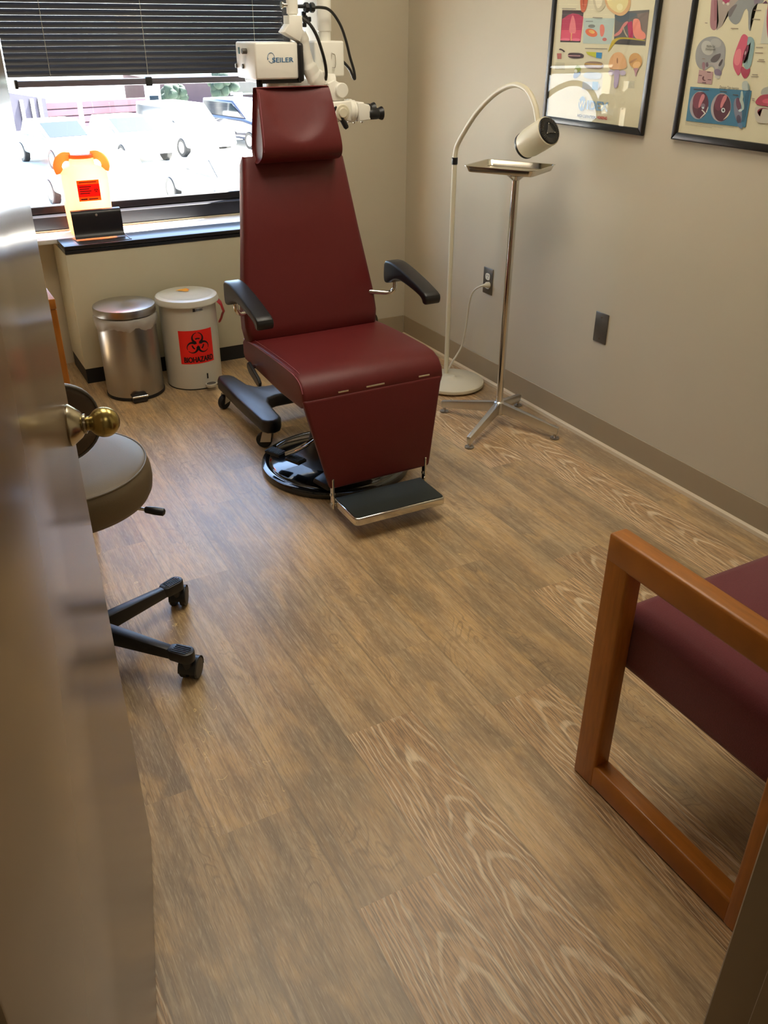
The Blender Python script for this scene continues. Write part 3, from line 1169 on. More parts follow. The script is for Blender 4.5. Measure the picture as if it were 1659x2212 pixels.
g.loft([[tuple(pc + tn * (a_ * math.cos(2 * PI * k / 28)) + dr * (b2 * math.sin(2 * PI * k / 28)) + Vector((0, 0, z))) for k in range(28)] for a_, b2, z in ((.024, .019, -.012), (.027, .022, -.004), (.027, .022, .003), (.0245, .0195, .004), (.023, .018, .001), (.001, .001, .001))])
pd = g.put('pedal', M_BIO, bb)
g = G()
g.loft([[tuple(pc + tn * (a_ * math.cos(2 * PI * k / 28)) + dr * (a_ * .8 * math.sin(2 * PI * k / 28)) + Vector((0, 0, z))) for k in range(28)] for a_, z in ((.0215, .0015), (.0215, .003), (.001, .003))])
g.put('pedal_pad', M_GRAY, pd)
g = G()
rb = []
for j in range(7):
    t = j / 6
    w = .034 * (1 - .25 * t) * (1 if t < .8 else .7)
    z = .378 - .10 * t
    a = R(-24)
    rr_ = brad + .010 + .020 * math.sin(PI * min(1, t * 1.1)) + .004 * (j % 2)
    dr = Vector((math.cos(a), math.sin(a), 0))
    tn = Vector((-dr.y, dr.x, 0))
    c = Vector((bx, by, z)) + dr * rr_
    rb.append([tuple(c + tn * (-w)), tuple(c + tn * (-w * .3) + dr * .007), tuple(c + tn * (w * .3) + dr * .003), tuple(c + tn * w), tuple(c + tn * w * .3 - dr * .004), tuple(c - tn * w * .3 - dr * .003)])
g.loft(rb)
rbag = g.put('red_bag', M_REDBAG, None, 60)
tag(rbag, 'red plastic bag corner hanging out of the white step can', 'bag')

# ------------------------------------------------------------------ exam chair
CX = 1.222
ec = thing('exam_chair', (CX, 2.65, 0), 'burgundy vinyl exam chair with headrest on a round black base', 'chair')


g = G()
sp = [(2.83, .40), (2.845, .42), (2.845, .468), (2.82, .486), (2.70, .494), (2.55, .499), (2.42, .500), (2.37, .496), (2.335, .482), (2.312, .455), (2.306, .425), (2.314, .402), (2.345, .390), (2.5, .386)]
g.prism(sp, 'yz', .972, 1.482, .012, 3)
seat = g.put('seat', M_LEATHER, ec, 50)
g = G()
g.tube([(.974, p.x, p.y) for p in catmull([(2.83, .478, 0), (2.70, .4865, 0), (2.55, .4915, 0), (2.42, .4925, 0), (2.37, .4885, 0), (2.335, .475, 0), (2.317, .45, 0)], 5)], .0018, 6)
g.tube([(.988, p.x, p.y + .0005) for p in catmull([(2.83, .487, 0), (2.70, .4945, 0), (2.55, .4995, 0), (2.42, .5005, 0), (2.37, .4965, 0)], 5)], .001, 6)
g.put('stitching', M_PIPING, seat)
g = G()
yb0, zb0, yb1, zb1 = 2.748, .478, 2.868, 1.068
th = .05


def bp(t, hw, f):
    y = yb0 + (yb1 - yb0) * t
    z = zb0 + (zb1 - zb0) * t
    return y + (th if f else 0), z - (.012 if f else 0), hw
lv = [(0, .236), (.03, .250), (.10, .2555), (.2, .252), (.6, .214), (.97, .1825), (1.0, .178)]
rings = []
for t, hw in lv:
    y0, z0, _ = bp(t, hw, 0)
    y1, z1, _ = bp(t, hw, 1)
    r_ = .016
    if t in (0, 1.0):
        y0, z0 = y0 + .012, z0
        y1 -= .012
    rings.append([(CX - .004 - hw, y0 + r_, z0), (CX - .004 - hw + .004, y0 + .005, z0), (CX - .004 - hw + r_, y0, z0), (CX - .004, y0 - .004, z0), (CX - .004 + hw - r_, y0, z0), (CX - .004 + hw - .004, y0 + .005, z0), (CX - .004 + hw, y0 + r_, z0), (CX - .004 + hw, y1, z1), (CX - .004 - hw, y1, z1)])
g.loft(rings)
g.put('backrest', M_LEATHER, ec, 50)
g = G()
hp = [(2.885, 1.062), (2.86, 1.050), (2.835, 1.052), (2.808, 1.066), (2.797, 1.088), (2.800, 1.118), (2.818, 1.17), (2.842, 1.235), (2.852, 1.258), (2.860, 1.268), (2.870, 1.272), (2.882, 1.268), (2.890, 1.255), (2.895, 1.10)]
hq = [(p.x, p.y) for p in catmull([(y, z, 0) for y, z in hp], 4)]
rings = []
edge = [(-1, .008, .95), (-1, .003, .985), (-1, 0, 1.0), (-1, -.010, 1.01)]
for s_, e, k in edge + [(f, -.012, 1.012) for f in (-.85, -.7, -.55, -.4, -.2, 0, .2, .4, .55, .7, .85)] + [(-q[0], q[1], q[2]) for q in edge[::-1]]:
    ring = []
    for y, z in hq:
        hw = .146 - .019 * (z - 1.05) / .22
        x = s_ * (hw - .012 + (.012 - abs(e) if e >= 0 else e))
        q = (x / .112) ** 2 + ((z - 1.275) / .16) ** 2
        dy = .024 * math.sqrt(max(0, 1 - q)) if y < 2.862 else 0
        ring.append((CX - .004 + x, 2.87 + (y - 2.87) * k + dy * .9, 1.16 + (z - 1.16) * k))
    rings.append(ring)
g.loft(rings)
hr = g.put('headrest', M_LEATHER, ec, 50)
g = G()
g.tube([(CX - .004 - (.146 - .019 * (z - 1.05) / .22) + .006, y - .0005, z) for y, z in ((2.797, 1.088), (2.7995, 1.118), (2.8175, 1.17), (2.8415, 1.235), (2.8515, 1.258))], .0011, 6)
g.put('stitching', M_PIPING, hr)
g = G()
for x in (CX - .05, CX + .05):
    g.cyl((x, 2.915, .98), (x, 2.905, 1.10), .008, 12)
put_each(g, 'headrest_post', M_CHROME, ec)
g = G()
g.hexa([(1.032, 2.262, .123), (1.412, 2.262, .123), (1.404, 2.295, .123), (1.040, 2.295, .123), (.968, 2.304, .432), (1.478, 2.304, .432), (1.474, 2.34, .425), (.972, 2.34, .425)], .012, 4)
g.put('legrest', M_LEATHER, ec, 50)
g = G()
for x0, x1 in ((1.09, 1.13), (1.19, 1.26), (1.385, 1.43)):
    g.box(x0, x1, 2.308, 2.33, .430, .441, .002, 1)
put_each(g, 'hinge', M_CHROME, ec)
# footplate with chrome rim
fp = G()
fp.prism([(1.052, 2.135), (1.055, 2.124), (1.066, 2.118), (1.371, 2.112), (1.381, 2.116), (1.385, 2.127), (1.385, 2.275), (1.052, 2.280)], 'xy', .052, .081, .006, 3)
fp = fp.put('footplate', M_CHROME, ec)
g = G()
g.prism([(1.057, 2.136), (1.060, 2.127), (1.068, 2.122), (1.370, 2.117), (1.378, 2.120), (1.380, 2.129), (1.381, 2.272), (1.057, 2.276)], 'xy', .081, .0835, .001, 1)
g.put('foot_mat', M_MAT, fp)
for x in (1.045, 1.395):
    g = G()
    g.box(x - .004, x + .004, 2.262, 2.282, .048, .16, .002, 1)
    g.cyl((x - .008, 2.272, .062), (x + .008, 2.272, .062), .007, 12)
    g.cyl((x - .008, 2.272, .10), (x + .008, 2.272, .10), .005, 12)
    g.put('strap', M_CHROME, fp)
# armrests
for x0, x1, s_ in ((.898, .955, -1), (1.506, 1.566, 1)):
    g = G()
    up_ = [(p.x, p.y) for p in catmull([(2.765, .706, 0), (2.72, .708, 0), (2.65, .697, 0), (2.56, .676, 0), (2.492, .656, 0)], 5)]
    dn = [(p.x, p.y) for p in catmull([(2.476, .648, 0), (2.472, .635, 0), (2.478, .618, 0), (2.496, .618, 0), (2.512, .634, 0), (2.57, .648, 0), (2.65, .658, 0), (2.70, .652, 0), (2.735, .634, 0), (2.768, .628, 0), (2.778, .65, 0), (2.775, .695, 0)], 4)]
    g.prism(up_ + dn, 'yz', x0, x1, .007, 3)
    ar = g.put('armrest', M_BLACK, ec, 50)
    xm = (x0 + x1) / 2
    xi = CX - .004 + s_ * .24
    g = G()
    g.tube(catmull([(xm, 2.745, .648), (xm, 2.742, .615), (xm - s_ * .01, 2.745, .598), (xm - s_ * .03, 2.752, .594), (xi, 2.775, .598), (xi - s_ * .05, 2.80, .60)], 6), .0085, 12)
    g.put('armrest_bracket', M_CHROME, ar)
# frame, column, base
g = G()
g.box(1.02, 1.44, 2.36, 2.80, .352, .388, .006, 2)
g.box(1.08, 1.36, 2.80, 2.845, .36, .62, .006, 2)
g.put('under_frame', M_GRAY, ec)
g = G()
g.prism([(2.735, .424), (2.725, .430), (2.64, .398), (2.628, .385), (2.632, .372), (2.645, .368), (2.72, .392), (2.738, .408)], 'yz', .945, .957, .002, 1)
lv_ = g.put('recline_lever', M_BLACK, ec)
g = G()
g.cyl((.955, 2.725, .412), (1.03, 2.725, .40), .006, 10)
g.put('lever_rod', M_CHROME, lv_)
BX, BY = 1.235, 2.65
g = G()
g.lathe([(.268, 0), (.277, .003), (.278, .018), (.274, .026), (.262, .030), (.250, .029), (.246, .027), (.243, .029), (.236, .033), (.15, .046), (.12, .052)], (BX, BY, 0), 72)
base = g.put('base_disc', M_BLKGLOSS, ec)
g = G()
for i in range(9):
    a = R(-72 + i * 3.4)
    g.box(-.003, .003, -.006, .006, 0, .0012, 0, 1, Matrix.Translation((BX + .215 * math.cos(a), BY + .215 * math.sin(a), .0365)) @ Matrix.Rotation(a + PI / 2, 4, 'Z') @ Matrix.Rotation(R(7) * (1 if i % 2 else -1), 4, 'Z'))
g.put('cast_lettering', M_SILVER, base)
g = G()
g.lathe([(.150, .046), (.125, .056), (.105, .08), (.092, .13), (.086, .19), (.08, .195)], (BX, BY, 0), 40)
g.put('pump_cover', M_BLACK, ec)
g = G()
g.cyl((BX, BY, .19), (BX, BY, .355), .05, 32)
g.put('column', M_CHROME, ec)
g = G()
g.hexa([(1.085, 2.395, .04), (1.18, 2.44, .04), (1.16, 2.53, .04), (1.065, 2.49, .04), (1.09, 2.405, .062), (1.175, 2.445, .068), (1.155, 2.52, .068), (1.07, 2.48, .062)], .008, 2)
g.put('pump_arm', M_BLACK, ec)
pe = G()
Mp = Matrix.Translation((1.028, 2.632, .092)) @ Matrix.Rotation(math.atan2(-.158, .069), 4, 'Z')
for a_, b2 in ((-.085, -.012), (.016, .085)):
    pe.box(a_, b2, -.021, .021, -.006, .006, .003, 2, Mp)
    for i in range(9):
        xx = a_ + .008 + i * (b2 - a_ - .016) / 8
        pe.box(xx - .0018, xx + .0018, -.018, .018, .006, .0082, 0, 1, Mp)
pe = pe.put('pedal', M_RUBBER, ec)
g = G()
for dy in (-.008, .008):
    g.tube(catmull([(1.026 + dy * .4, 2.626 + dy, .102), (1.055, 2.605 + dy, .118), (1.09, 2.585 + dy, .142), (1.13, 2.59 + dy, .158), (1.19, 2.63 + dy, .165)], 6), .0048, 10)
put_each(g, 'pedal_arm', M_CHROME, pe)

# ------------------------------------------------------------------ surgical microscope on its stand, behind the chair
MX, MY = 1.285, 3.16
ms = thing('surgical_microscope', (MX, MY, 0), 'white surgical microscope with light box on a black castor base behind the chair', 'microscope')


def facing(x, y, z):          # text frame on a plane that faces -Y
    return Matrix(((1, 0, 0, x), (0, 0, -1, y), (0, 1, 0, z), (0, 0, 0, 1)))


half = [(-.165, -.27), (-.18, -.295), (-.205, -.305), (-.235, -.295), (-.248, -.27), (-.252, .0), (-.248, .235), (-.235, .262), (-.21, .268), (-.185, .255), (-.172, .225), (-.158, .11), (-.135, .075), (-.10, .062), (.0, .06)]
half2 = [(-.0, -.06), (-.10, -.062), (-.135, -.075), (-.152, -.11), (-.158, -.16)]
left = half2 + half
poly = [(MX + x, MY + y) for x, y in left] + [(MX - x, MY + y) for x, y in (half[::-1] + half2[::-1])[1:-1]]
g = G()
g.prism(poly, 'xy', .078, .132, .012, 3)
mb = g.put('base', M_BLACK, ms, 50)


M_FORK = mat('zinc_fork', 'c4c0b4', .35, metal=.6)


def castor(x, y, ang, root, mw_, name='castor', r=.031):
    g = G()
    g.cyl((x, y, .068), (x, y, .082), .016, 16)
    M = Matrix.Translation((x, y, 0)) @ Matrix.Rotation(ang, 4, 'Z')
    for s_ in (-1, 1):
        g.hexa([(-.012, s_ * .0135 - .001, r), (.032, s_ * .0135 - .001, r - .006), (.032, s_ * .0135 + .001, r - .006), (-.012, s_ * .0135 + .001, r), (-.018, s_ * .0135 - .001, .068), (.02, s_ * .0135 - .001, .068), (.02, s_ * .0135 + .001, .068), (-.018, s_ * .0135 + .001, .068)], 0, 1, M)
    g.box(-.018, .02, -.0145, .0145, .064, .070, .001, 1, M)
    f = g.put(name, M_FORK, root)
    g = G()
    c = M @ Vector((.02, -.011, r))
    g.lathe([(r * .4, 0), (r * .9, 0), (r, .004), (r, .018), (r * .9, .022), (r * .4, .022)], c, 28, M.to_3x3() @ Vector((0, 1, 0)))
    g.put('wheel', mw_, f)


for dx, dy, an in ((-.213, -.25, 2.4), (-.218, .22, -2.6), (.213, -.25, 1.2), (.218, .22, .6)):
    castor(MX + dx, MY + dy, an, mb, M_RUBBER)
g = G()
g.lathe([(.06, .13), (.055, .15), (.038, .165), (.038, 1.285), (.036, 1.29)], (MX, MY, 0), 32)
g.put('column', M_SCOPE, ms)
g = G()
g.box(1.187, 1.345, 3.10, 3.29, 1.281, 1.394, .007, 3)
lb = g.put('light_box', M_SCOPE, ms)
g = G()
g.box(1.343, 1.364, 3.092, 3.298, 1.272, 1.392, .009, 3)
g.box(1.21, 1.36, 3.11, 3.28, 1.268, 1.283, .003, 1)
g.put('end_plate', M_BLACK, lb)
g = G()
g.box(1.1855, 1.188, 3.247, 3.262, 1.356, 1.377, .0005, 1)
g.put('switch', mat('green_switch', '14504c', .3), lb)
for y, z, r, L in ((3.182, 1.366, .009, .018), (3.289, 1.318, .0075, .006), (3.222, 1.3185, .0075, .006)):
    g = G()
    g.cyl((1.188, y, z), (1.188 - L, y, z), r, 18, .001)
    g.put('knob', M_GRAY, lb)
g = G()
g.bold('SEILER', facing(1.2465, 3.0992, 1.3335), .0205, .0004, width=.078)
lg = g.put('lettering', M_LOGO, lb, flat=True)
g = G()
pts = []
for k in range(20):
    a = R(200 - k * 13.5)
    pts.append((1.2435 + .0125 * math.cos(a), 3.0992, 1.3475 + .0155 * math.sin(a)))
g.tube(pts, .0007, 6)
g.tube([(1.2475, 3.0992, 1.3315), (1.242, 3.0992, 1.332), (1.235, 3.0992, 1.338)], .0007, 6)
g.tube([(1.2345, 3.0992, 1.3455), (1.230, 3.0992, 1.342), (1.2305, 3.0992, 1.350)], .0006, 6)
g.put('logo_mark', M_LOGO, lb)
g = G()
for x in (1.192, 1.203):
    g.cyl((x + .01, 3.13, 1.282), (x + .01, 3.13, 1.256), .006, 12)
put_each(g, 'plug', M_BLACK, lb)

# arm: upright, angled neck, curved arm, joints
g = G()
g.cyl((1.338, 3.12, 1.478), (1.338, 3.12, 1.86), .0195, 28)
g.cyl((1.338, 3.12, 1.474), (1.338, 3.12, 1.48), .0165, 24)
up = g.put('upright', M_SCOPE, ms)
g = G()
g.cyl((1.32, 3.12, 1.503), (1.304, 3.12, 1.503), .0065, 14)
g.cyl((1.304, 3.12, 1.503), (1.298, 3.12, 1.503), .011, 18, .001)
g.put('lock_screw', M_CHROME, up)
g = G()
g.cyl((1.357, 3.12, 1.50), (1.384, 3.12, 1.50), .006, 12)
for x in (1.383, 1.404):
    g.cyl((x, 3.12, 1.497), (x + .015, 3.12, 1.497), .0155, 8, .002)
g.put('lobed_knobs', M_BLACK, up)
g = G()
g.prism([(1.314, 1.473), (1.364, 1.473), (1.364, 1.425), (1.353, 1.394), (1.292, 1.424), (1.313, 1.448)], 'xz', 3.094, 3.146, .004, 2)
g.put('neck', M_SCOPE, ms)
g = G()
ax = Vector((.031, 0, -.059)).normalized()
g.cyl((1.350, 3.12, 1.407), (1.376, 3.12, 1.421), .016, 20, .002)
g.tube(catmull([(1.362, 3.12, 1.415), (1.374, 3.12, 1.392), (1.379, 3.12, 1.36), (1.393, 3.12, 1.318), (1.412, 3.12, 1.286), (1.44, 3.12, 1.268), (1.487, 3.12, 1.262)], 6), [.0165] * 6 + [.0145] * 6 + [.015] * 6 + [.019] * 6 + [.022] * 6 + [.021] * 7, 16, squash=1.5)
arm = g.put('curved_arm', M_SCOPE, ms, 50)
g = G()
for x, y, z in ((1.388, 3.075, 1.462),):
    g.cyl((x - .015, y + .06, z), (x + .02, y + .06, z), .006, 10)
    g.cyl((x, y + .05, z), (x, y + .07, z), .014, 6, .002)
    g.box(x + .006, x + .024, y + .053, y + .067, z - .008, z + .008, .003, 2)
    g.box(x - .008, x + .006, y + .053, y + .067, z + .006, z + .024, .003, 2)
    g.box(x - .008, x + .006, y + .053, y + .067, z - .024, z - .006, .003, 2)
g.put('cross_knob', M_BLACK, arm)

# rear support tube with spring box
g = G()
g.cyl((1.493, 3.20, 1.39), (1.493, 3.20, 1.43), .0225, 28)
g.cyl((1.493, 3.20, 1.425), (1.493, 3.20, 1.86), .0255, 28, .002)
g.put('support_tube', M_SCOPE, ms)
g = G()
g.box(1.43, 1.547, 3.15, 3.25, 1.282, 1.396, .007, 3)
bx2 = g.put('spring_box', M_SCOPE, ms)
g = G()
g.tube(catmull([(1.496, 3.149, 1.358), (1.496, 3.14, 1.356), (1.503, 3.139, 1.352), (1.505, 3.139, 1.335), (1.504, 3.139, 1.316), (1.500, 3.14, 1.312), (1.498, 3.149, 1.312)], 4), .002, 8)
g.tube([(1.458, 3.149, 1.352), (1.458, 3.143, 1.350), (1.461, 3.143, 1.335), (1.461, 3.149, 1.333)], .0015, 8)
put_each(g, 'pull_handle', M_CHROME, bx2)

g = G()
g.box(1.322, 1.512, 3.10, 3.222, 1.85, 1.90, .012, 3)
g.put('top_link', M_SCOPE, ms)
g = G()
g.box(1.29, 1.512, 3.175, 3.225, 1.235, 1.275, .008, 2)
g.cyl((1.493, 3.20, 1.27), (1.493, 3.20, 1.284), .02, 20)
g.put('support_bracket', M_SCOPE, ms)

# optical head
g = G()
g.cyl((1.447, 3.105, 1.30), (1.447, 3.105, 1.262), .009, 14)
g.prism([(1.452, 1.265), (1.475, 1.275), (1.505, 1.262), (1.512, 1.232), (1.512, 1.208), (1.470, 1.208), (1.452, 1.22)], 'xz', 3.085, 3.145, .004, 2)
g.cyl((1.500, 3.075, 1.242), (1.500, 3.15, 1.242), .0245, 28, .002)
hd = g.put('head_joint', M_SCOPE, ms)
g = G()
g.prism([(1.462, 1.206), (1.536, 1.209), (1.536, 1.139), (1.475, 1.139), (1.462, 1.155)], 'xz', 3.075, 3.15, .008, 3)
ob = g.put('optical_body', M_SCOPE, ms)
g = G()
g.cyl((1.494, 3.077, 1.171), (1.494, 3.062, 1.171), .027, 28, .002)
g.cyl((1.494, 3.064, 1.171), (1.494, 3.055, 1.171), .017, 24, .002)
g.put('focus_dial', M_CREAM, ob)
g = G()
g.cyl((1.534, 3.11, 1.172), (1.549, 3.11, 1.171), .040, 32, .002)
g.cyl((1.549, 3.11, 1.171), (1.562, 3.11, 1.170), .037, 32, .002)
g.put('collar', M_SCOPE, ob)
g = G()
g.prism([(1.560, 1.200), (1.585, 1.201), (1.589, 1.196), (1.606, 1.193), (1.612, 1.186), (1.613, 1.142), (1.565, 1.137)], 'xz', 3.072, 3.15, .005, 3)
bi = g.put('binocular_tube', M_SCOPE, ms)
for y in (3.088, 3.148):
    g = G()
    g.lathe([(.0185, 0), (.0195, .002), (.0195, .038), (.0175, .042), (.022, .052), (.0235, .058), (.018, .058), (.015, .05)], (1.608, y, 1.163 + (.007 if y > 3.1 else -.003)), 28, (1, 0, .02))
    g.put('eyepiece', M_BLACK, bi)
g = G()
for x, z in ((1.558, 1.133), (1.59, 1.134)):
    g.sphere((x, 3.10, z), .0045)
g.cyl((1.533, 3.11, 1.14), (1.533, 3.11, 1.122), .003, 10)
put_each(g, 'screw', M_CHROME, bi)
g = G()
g.tube([(1.468, 3.075, 1.19), (1.475, 3.072, 1.178), (1.508, 3.068, 1.124), (1.512, 3.067, 1.118)], [.006, .009, .010, .007], 14)
g.put('grip', M_BLACK, ob)
g = G()
g.tube(catmull([(1.364, 3.10, 1.466), (1.385, 3.085, 1.448), (1.404, 3.075, 1.416), (1.419, 3.07, 1.374), (1.434, 3.075, 1.331), (1.445, 3.09, 1.296), (1.447, 3.103, 1.272)], 6), .0056, 10)
g.put('fibre_cable', M_CABLE, ms)
g = G()
g.tube(catmull([(1.418, 3.12, 1.497), (1.446, 3.13, 1.498), (1.48, 3.14, 1.494), (1.51, 3.15, 1.476), (1.536, 3.15, 1.44), (1.555, 3.15, 1.394), (1.569, 3.15, 1.346), (1.584, 3.15, 1.302), (1.589, 3.152, 1.275), (1.583, 3.155, 1.279), (1.572, 3.16, 1.305), (1.548, 3.17, 1.332), (1.53, 3.18, 1.348), (1.515, 3.19, 1.352)], 6), .0050, 10)
g.put('head_cable', M_CABLE, ms)
g = G()
g.tube(catmull([(1.33, 3.19, .15), (1.45, 3.25, .16), (1.60, 3.30, .26), (1.72, 3.33, .33), (1.80, 3.38, .29), (1.85, 3.5, .14), (1.9, 3.66, .02), (2.0, 3.74, .006), (2.1, 3.80, .006)], 6), .0045, 8)
g.put('power_cable', M_CABLE, ms)

# ------------------------------------------------------------------ gooseneck lamp
gl = thing('gooseneck_lamp', (2.062, 3.14, 0), 'cream gooseneck exam lamp on a round base by the right wall', 'lamp')
g = G()
g.lathe([(.138, .008), (.146, .010), (.1485, .016), (.147, .024), (.138, .031), (.06, .037), (.022, .04), (.013, .047)], (2.062, 3.14, 0), 56)
gb = g.put('base', M_CREAM, gl)
g = G()
for k in range(4):
    a = R(20 + 90 * k)
    g.cyl((2.062 + .12 * math.cos(a), 3.14 + .12 * math.sin(a), 0), (2.062 + .12 * math.cos(a), 3.14 + .12 * math.sin(a), .009), .012, 12)
put_each(g, 'base_foot', M_RUBBER, gb)
PX, PY = 2.072, 3.205
g = G()
g.cyl((PX, PY, .03), (PX, PY, .945), .0105, 20)
g.put('pole', M_CREAM, gl)
g = G()
g.cyl((PX, PY, .945), (PX, PY, .972), .0125, 20, .001)
g.put('collar', M_BLACK, gl)
g = G()
gp = catmull([(PX, PY, .965), (PX + .002, 3.196, 1.015), (PX + .006, 3.15, 1.075), (PX + .010, 3.093, 1.135), (PX + .012, 3.035, 1.180), (PX + .014, 2.967, 1.221), (PX + .014, 2.90, 1.247), (PX + .013, 2.843, 1.258), (PX + .011, 2.79, 1.2535), (PX + .009, 2.747, 1.236), (PX + .008, 2.713, 1.205), (PX + .008, 2.693, 1.17), (PX + .008, 2.682, 1.135)], 6)
g.tube(gp, .0098, 16)
g.put('gooseneck', M_CREAM, gl)
hc = Vector((2.08, 2.678, 1.096))
ha = Vector((.126, -.87, .47)).normalized()
hb = hc + ha * .058
hf = hc - ha * .068
g = G()
L = (hb - hf).length
g.lathe([(.038, 0), (.0455, .004), (.0505, .03), (.0515, .07), (.051, L - .002), (.0475, L)], hf, 48, ha)
hd = g.put('lamp_head', M_CREAM, gl)
g = G()
g.lathe([(.0475, 0), (.0475, .003), (.045, .006), (.012, .0065), (.001, .0065)], hb - ha * .0015, 48, ha)
ven = g.put('vent_cap', M_BLACK, hd)
g = G()
q = ha.to_track_quat('Z', 'Y').to_matrix().to_4x4()
q.translation = hb + ha * .0045
for k in range(40):
    g.box(.029, .044, -.0009, .0009, 0, .003, 0, 1, q @ Matrix.Rotation(2 * PI * k / 40, 4, 'Z'))
g.prism([(.026 * math.cos(R(90 + 120 * k)) if j == 0 else .010 * math.cos(R(150 + 120 * k)), .026 * math.sin(R(90 + 120 * k)) if j == 0 else .010 * math.sin(R(150 + 120 * k))) for k in range(3) for j in (0, 1)], 'xy', .001, .004, .0005, 1, q)
g.put('vent_fins', M_GRAY, ven)
g = G()
for k in range(3):
    a = R(90 + 120 * k)
    g.sphere(tuple(q @ Vector((.022 * math.cos(a), .022 * math.sin(a), .004))), .002, n=10, m=6)
put_each(g, 'screw', M_CHROME, ven)
g = G()
g.lathe([(.036, 0), (.046, .001), (.047, .008), (.043, .009)], hf - ha * .006, 40, ha)
rim = g.put('front_rim', M_BLACK, hd)
g = G()
g.lathe([(.001, 0), (.038, 0), (.038, .002), (.001, .002)], hf - ha * .002, 32, ha)
g.put('lens', M_SILVER, rim)
g = G()
g.tube(catmull([(2.226, 3.128, .4455), (2.208, 3.128, .446), (2.190, 3.135, .443), (2.180, 3.160, .425), (2.178, 3.185, .395), (2.180, 3.205, .34), (2.184, 3.222, .26), (2.186, 3.236, .20), (2.180, 3.246, .14), (2.160, 3.250, .10), (2.130, 3.244, .07), (2.10, 3.225, .05), (2.08, 3.21, .045)], 6), .0042, 10)
cord = g.put('power_cord', M_CORD, gl)
g = G()
g.tube([(2.2285, 3.128, .4455), (2.222, 3.128, .4455), (2.205, 3.128, .446), (2.196, 3.131, .445)], [.0135, .013, .008, .005], 14)
g.put('plug', M_CORD, cord)

# ------------------------------------------------------------------ instrument tray on a chrome stand
SXY = Vector((1.993, 2.672, 0))
ts = thing('tray_stand', tuple(SXY), 'chrome four-legged stand on the floor below the steel tray', 'stand')
g = G()
g.cyl(SXY + Vector((0, 0, .06)), SXY + Vector((0, 0, .975)), .0135, 28)
g.put('pole', M_CHROME, ts)
g = G()
g.lathe([(.032, .0), (.034, .004), (.0145, .02)], SXY + Vector((0, 0, .980)), 28, (0, 0, -1))
g.put('tray_plate', M_CHROME, ts)
g = G()
g.lathe([(.02, .048), (.023, .052), (.023, .098), (.019, .104), (.0145, .106)], tuple(SXY), 32)
g.put('hub', M_ALU, ts)
for fx, fy in ((1.762, 2.537), (2.115, 2.447), (2.190, 2.800), (1.867, 2.893)):
    d = Vector((fx, fy, 0)) - SXY
    L = d.length
    e = d.normalized()
    M = Matrix.Translation(SXY) @ Matrix.Rotation(math.atan2(e.y, e.x), 4, 'Z')
    g = G()
    g.hexa([(.015, -.010, .055), (L + .008, -.008, .020), (L + .008, .008, .020), (.015, .010, .055), (.015, -.012, .102), (L + .010, -.0085, .050), (L + .010, .0085, .050), (.015, .012, .102)], .002, 2, M)
    lg = g.put('leg', M_ALU, ts)
    g = G()
    c = SXY + e * (L - .002)
    g.lathe([(.017, 0), (.019, .002), (.018, .006), (.006, .010), (.006, .024)], tuple(c), 24)
    g.put('foot', M_STEEL, lg)
tr = thing('instrument_tray', (2.009, 2.733, .981), 'empty stainless steel instrument tray on top of the chrome stand', 'tray')
d1 = Vector((.508, -.861, 0)).normalized()
d2 = Vector((-d1.y, d1.x, 0))
M = Matrix((d1, d2, Vector((0, 0, 1)))).transposed().to_4x4()
M.translation = (2.009, 2.733, .981)


def rrect(hx, hy, r, z, n=5):
    pts = []
    for sx, sy, a0 in ((1, 1, 0), (-1, 1, 90), (-1, -1, 180), (1, -1, 270)):
        for k in range(n + 1):
            a = R(a0 + 90 * k / n)
            pts.append((sx * (hx - r) + r * math.cos(a), sy * (hy - r) + r * math.sin(a), z))
    return pts


g = G()
g.loft([rrect(.002, .002, .001, 0), rrect(.124, .095, .014, 0), rrect(.127, .098, .016, .002), rrect(.134, .105, .018, .020), rrect(.139, .110, .020, .0212), rrect(.139, .110, .020, .0222), rrect(.133, .104, .018, .0212), rrect(.1255, .0965, .015, .0035), rrect(.123, .094, .013, .0012), rrect(.002, .002, .001, .0012)], cap=True, M=M)
g.put('tray', M_TRAY, tr, 50)
g = G()
for x, y in ((-.03, -.01), (.03, -.01)):
    g.lathe([(.0045, 0), (.004, .002), (.001, .0026)], tuple(M @ Vector((x, y, .0012))), 14)
put_each(g, 'rivet', M_STEEL, tr)

# ------------------------------------------------------------------ wall plates
o = thing('wall_outlet', (XW, 3.142, .459), 'metal duplex outlet plate with the white lamp plug in it', 'outlet')
g = G()
g.box(XW - .0045, XW, 3.142 - .035, 3.142 + .035, .459 - .057, .459 + .057, .002, 2)
g.put('plate', M_PLATE, o)
g = G()
for z in (.4785, .4395):
    g.prism(chaikin([(3.142 - .0165, z - .010), (3.142 - .0165, z + .010), (3.142 - .008, z + .0145), (3.142 + .008, z + .0145), (3.142 + .0165, z + .010), (3.142 + .0165, z - .010), (3.142 + .008, z - .0145), (3.142 - .008, z - .0145)], 1), 'yz', XW - .0065, XW - .004, .0005, 1)
rc_ = put_each(g, 'receptacle', M_WHITE, o)[0]
g = G()
for z in (.4785,):
    for dy in (-.006, .006):
        g.box(XW - .0069, XW - .0064, 3.142 + dy - .0011, 3.142 + dy + .0011, z + .001, z + .009)
    g.cyl((XW - .0069, 3.142, z - .006), (XW - .0064, 3.142, z - .006), .0022, 10)
put_each(g, 'slot', M_INK, rc_)
g = G()
g.cyl((XW - .0055, 3.142, .459), (XW - .0044, 3.142, .459), .003, 12)
g.put('screw', M_CHROME, o)
o = thing('blank_wall_plate', (XW, 2.393, .4545), 'blank metal cover plate with two screws low on the right wall', 'wall plate')
g = G()
g.box(XW - .0045, XW, 2.393 - .035, 2.393 + .035, .4545 - .057, .4545 + .057, .002, 2)
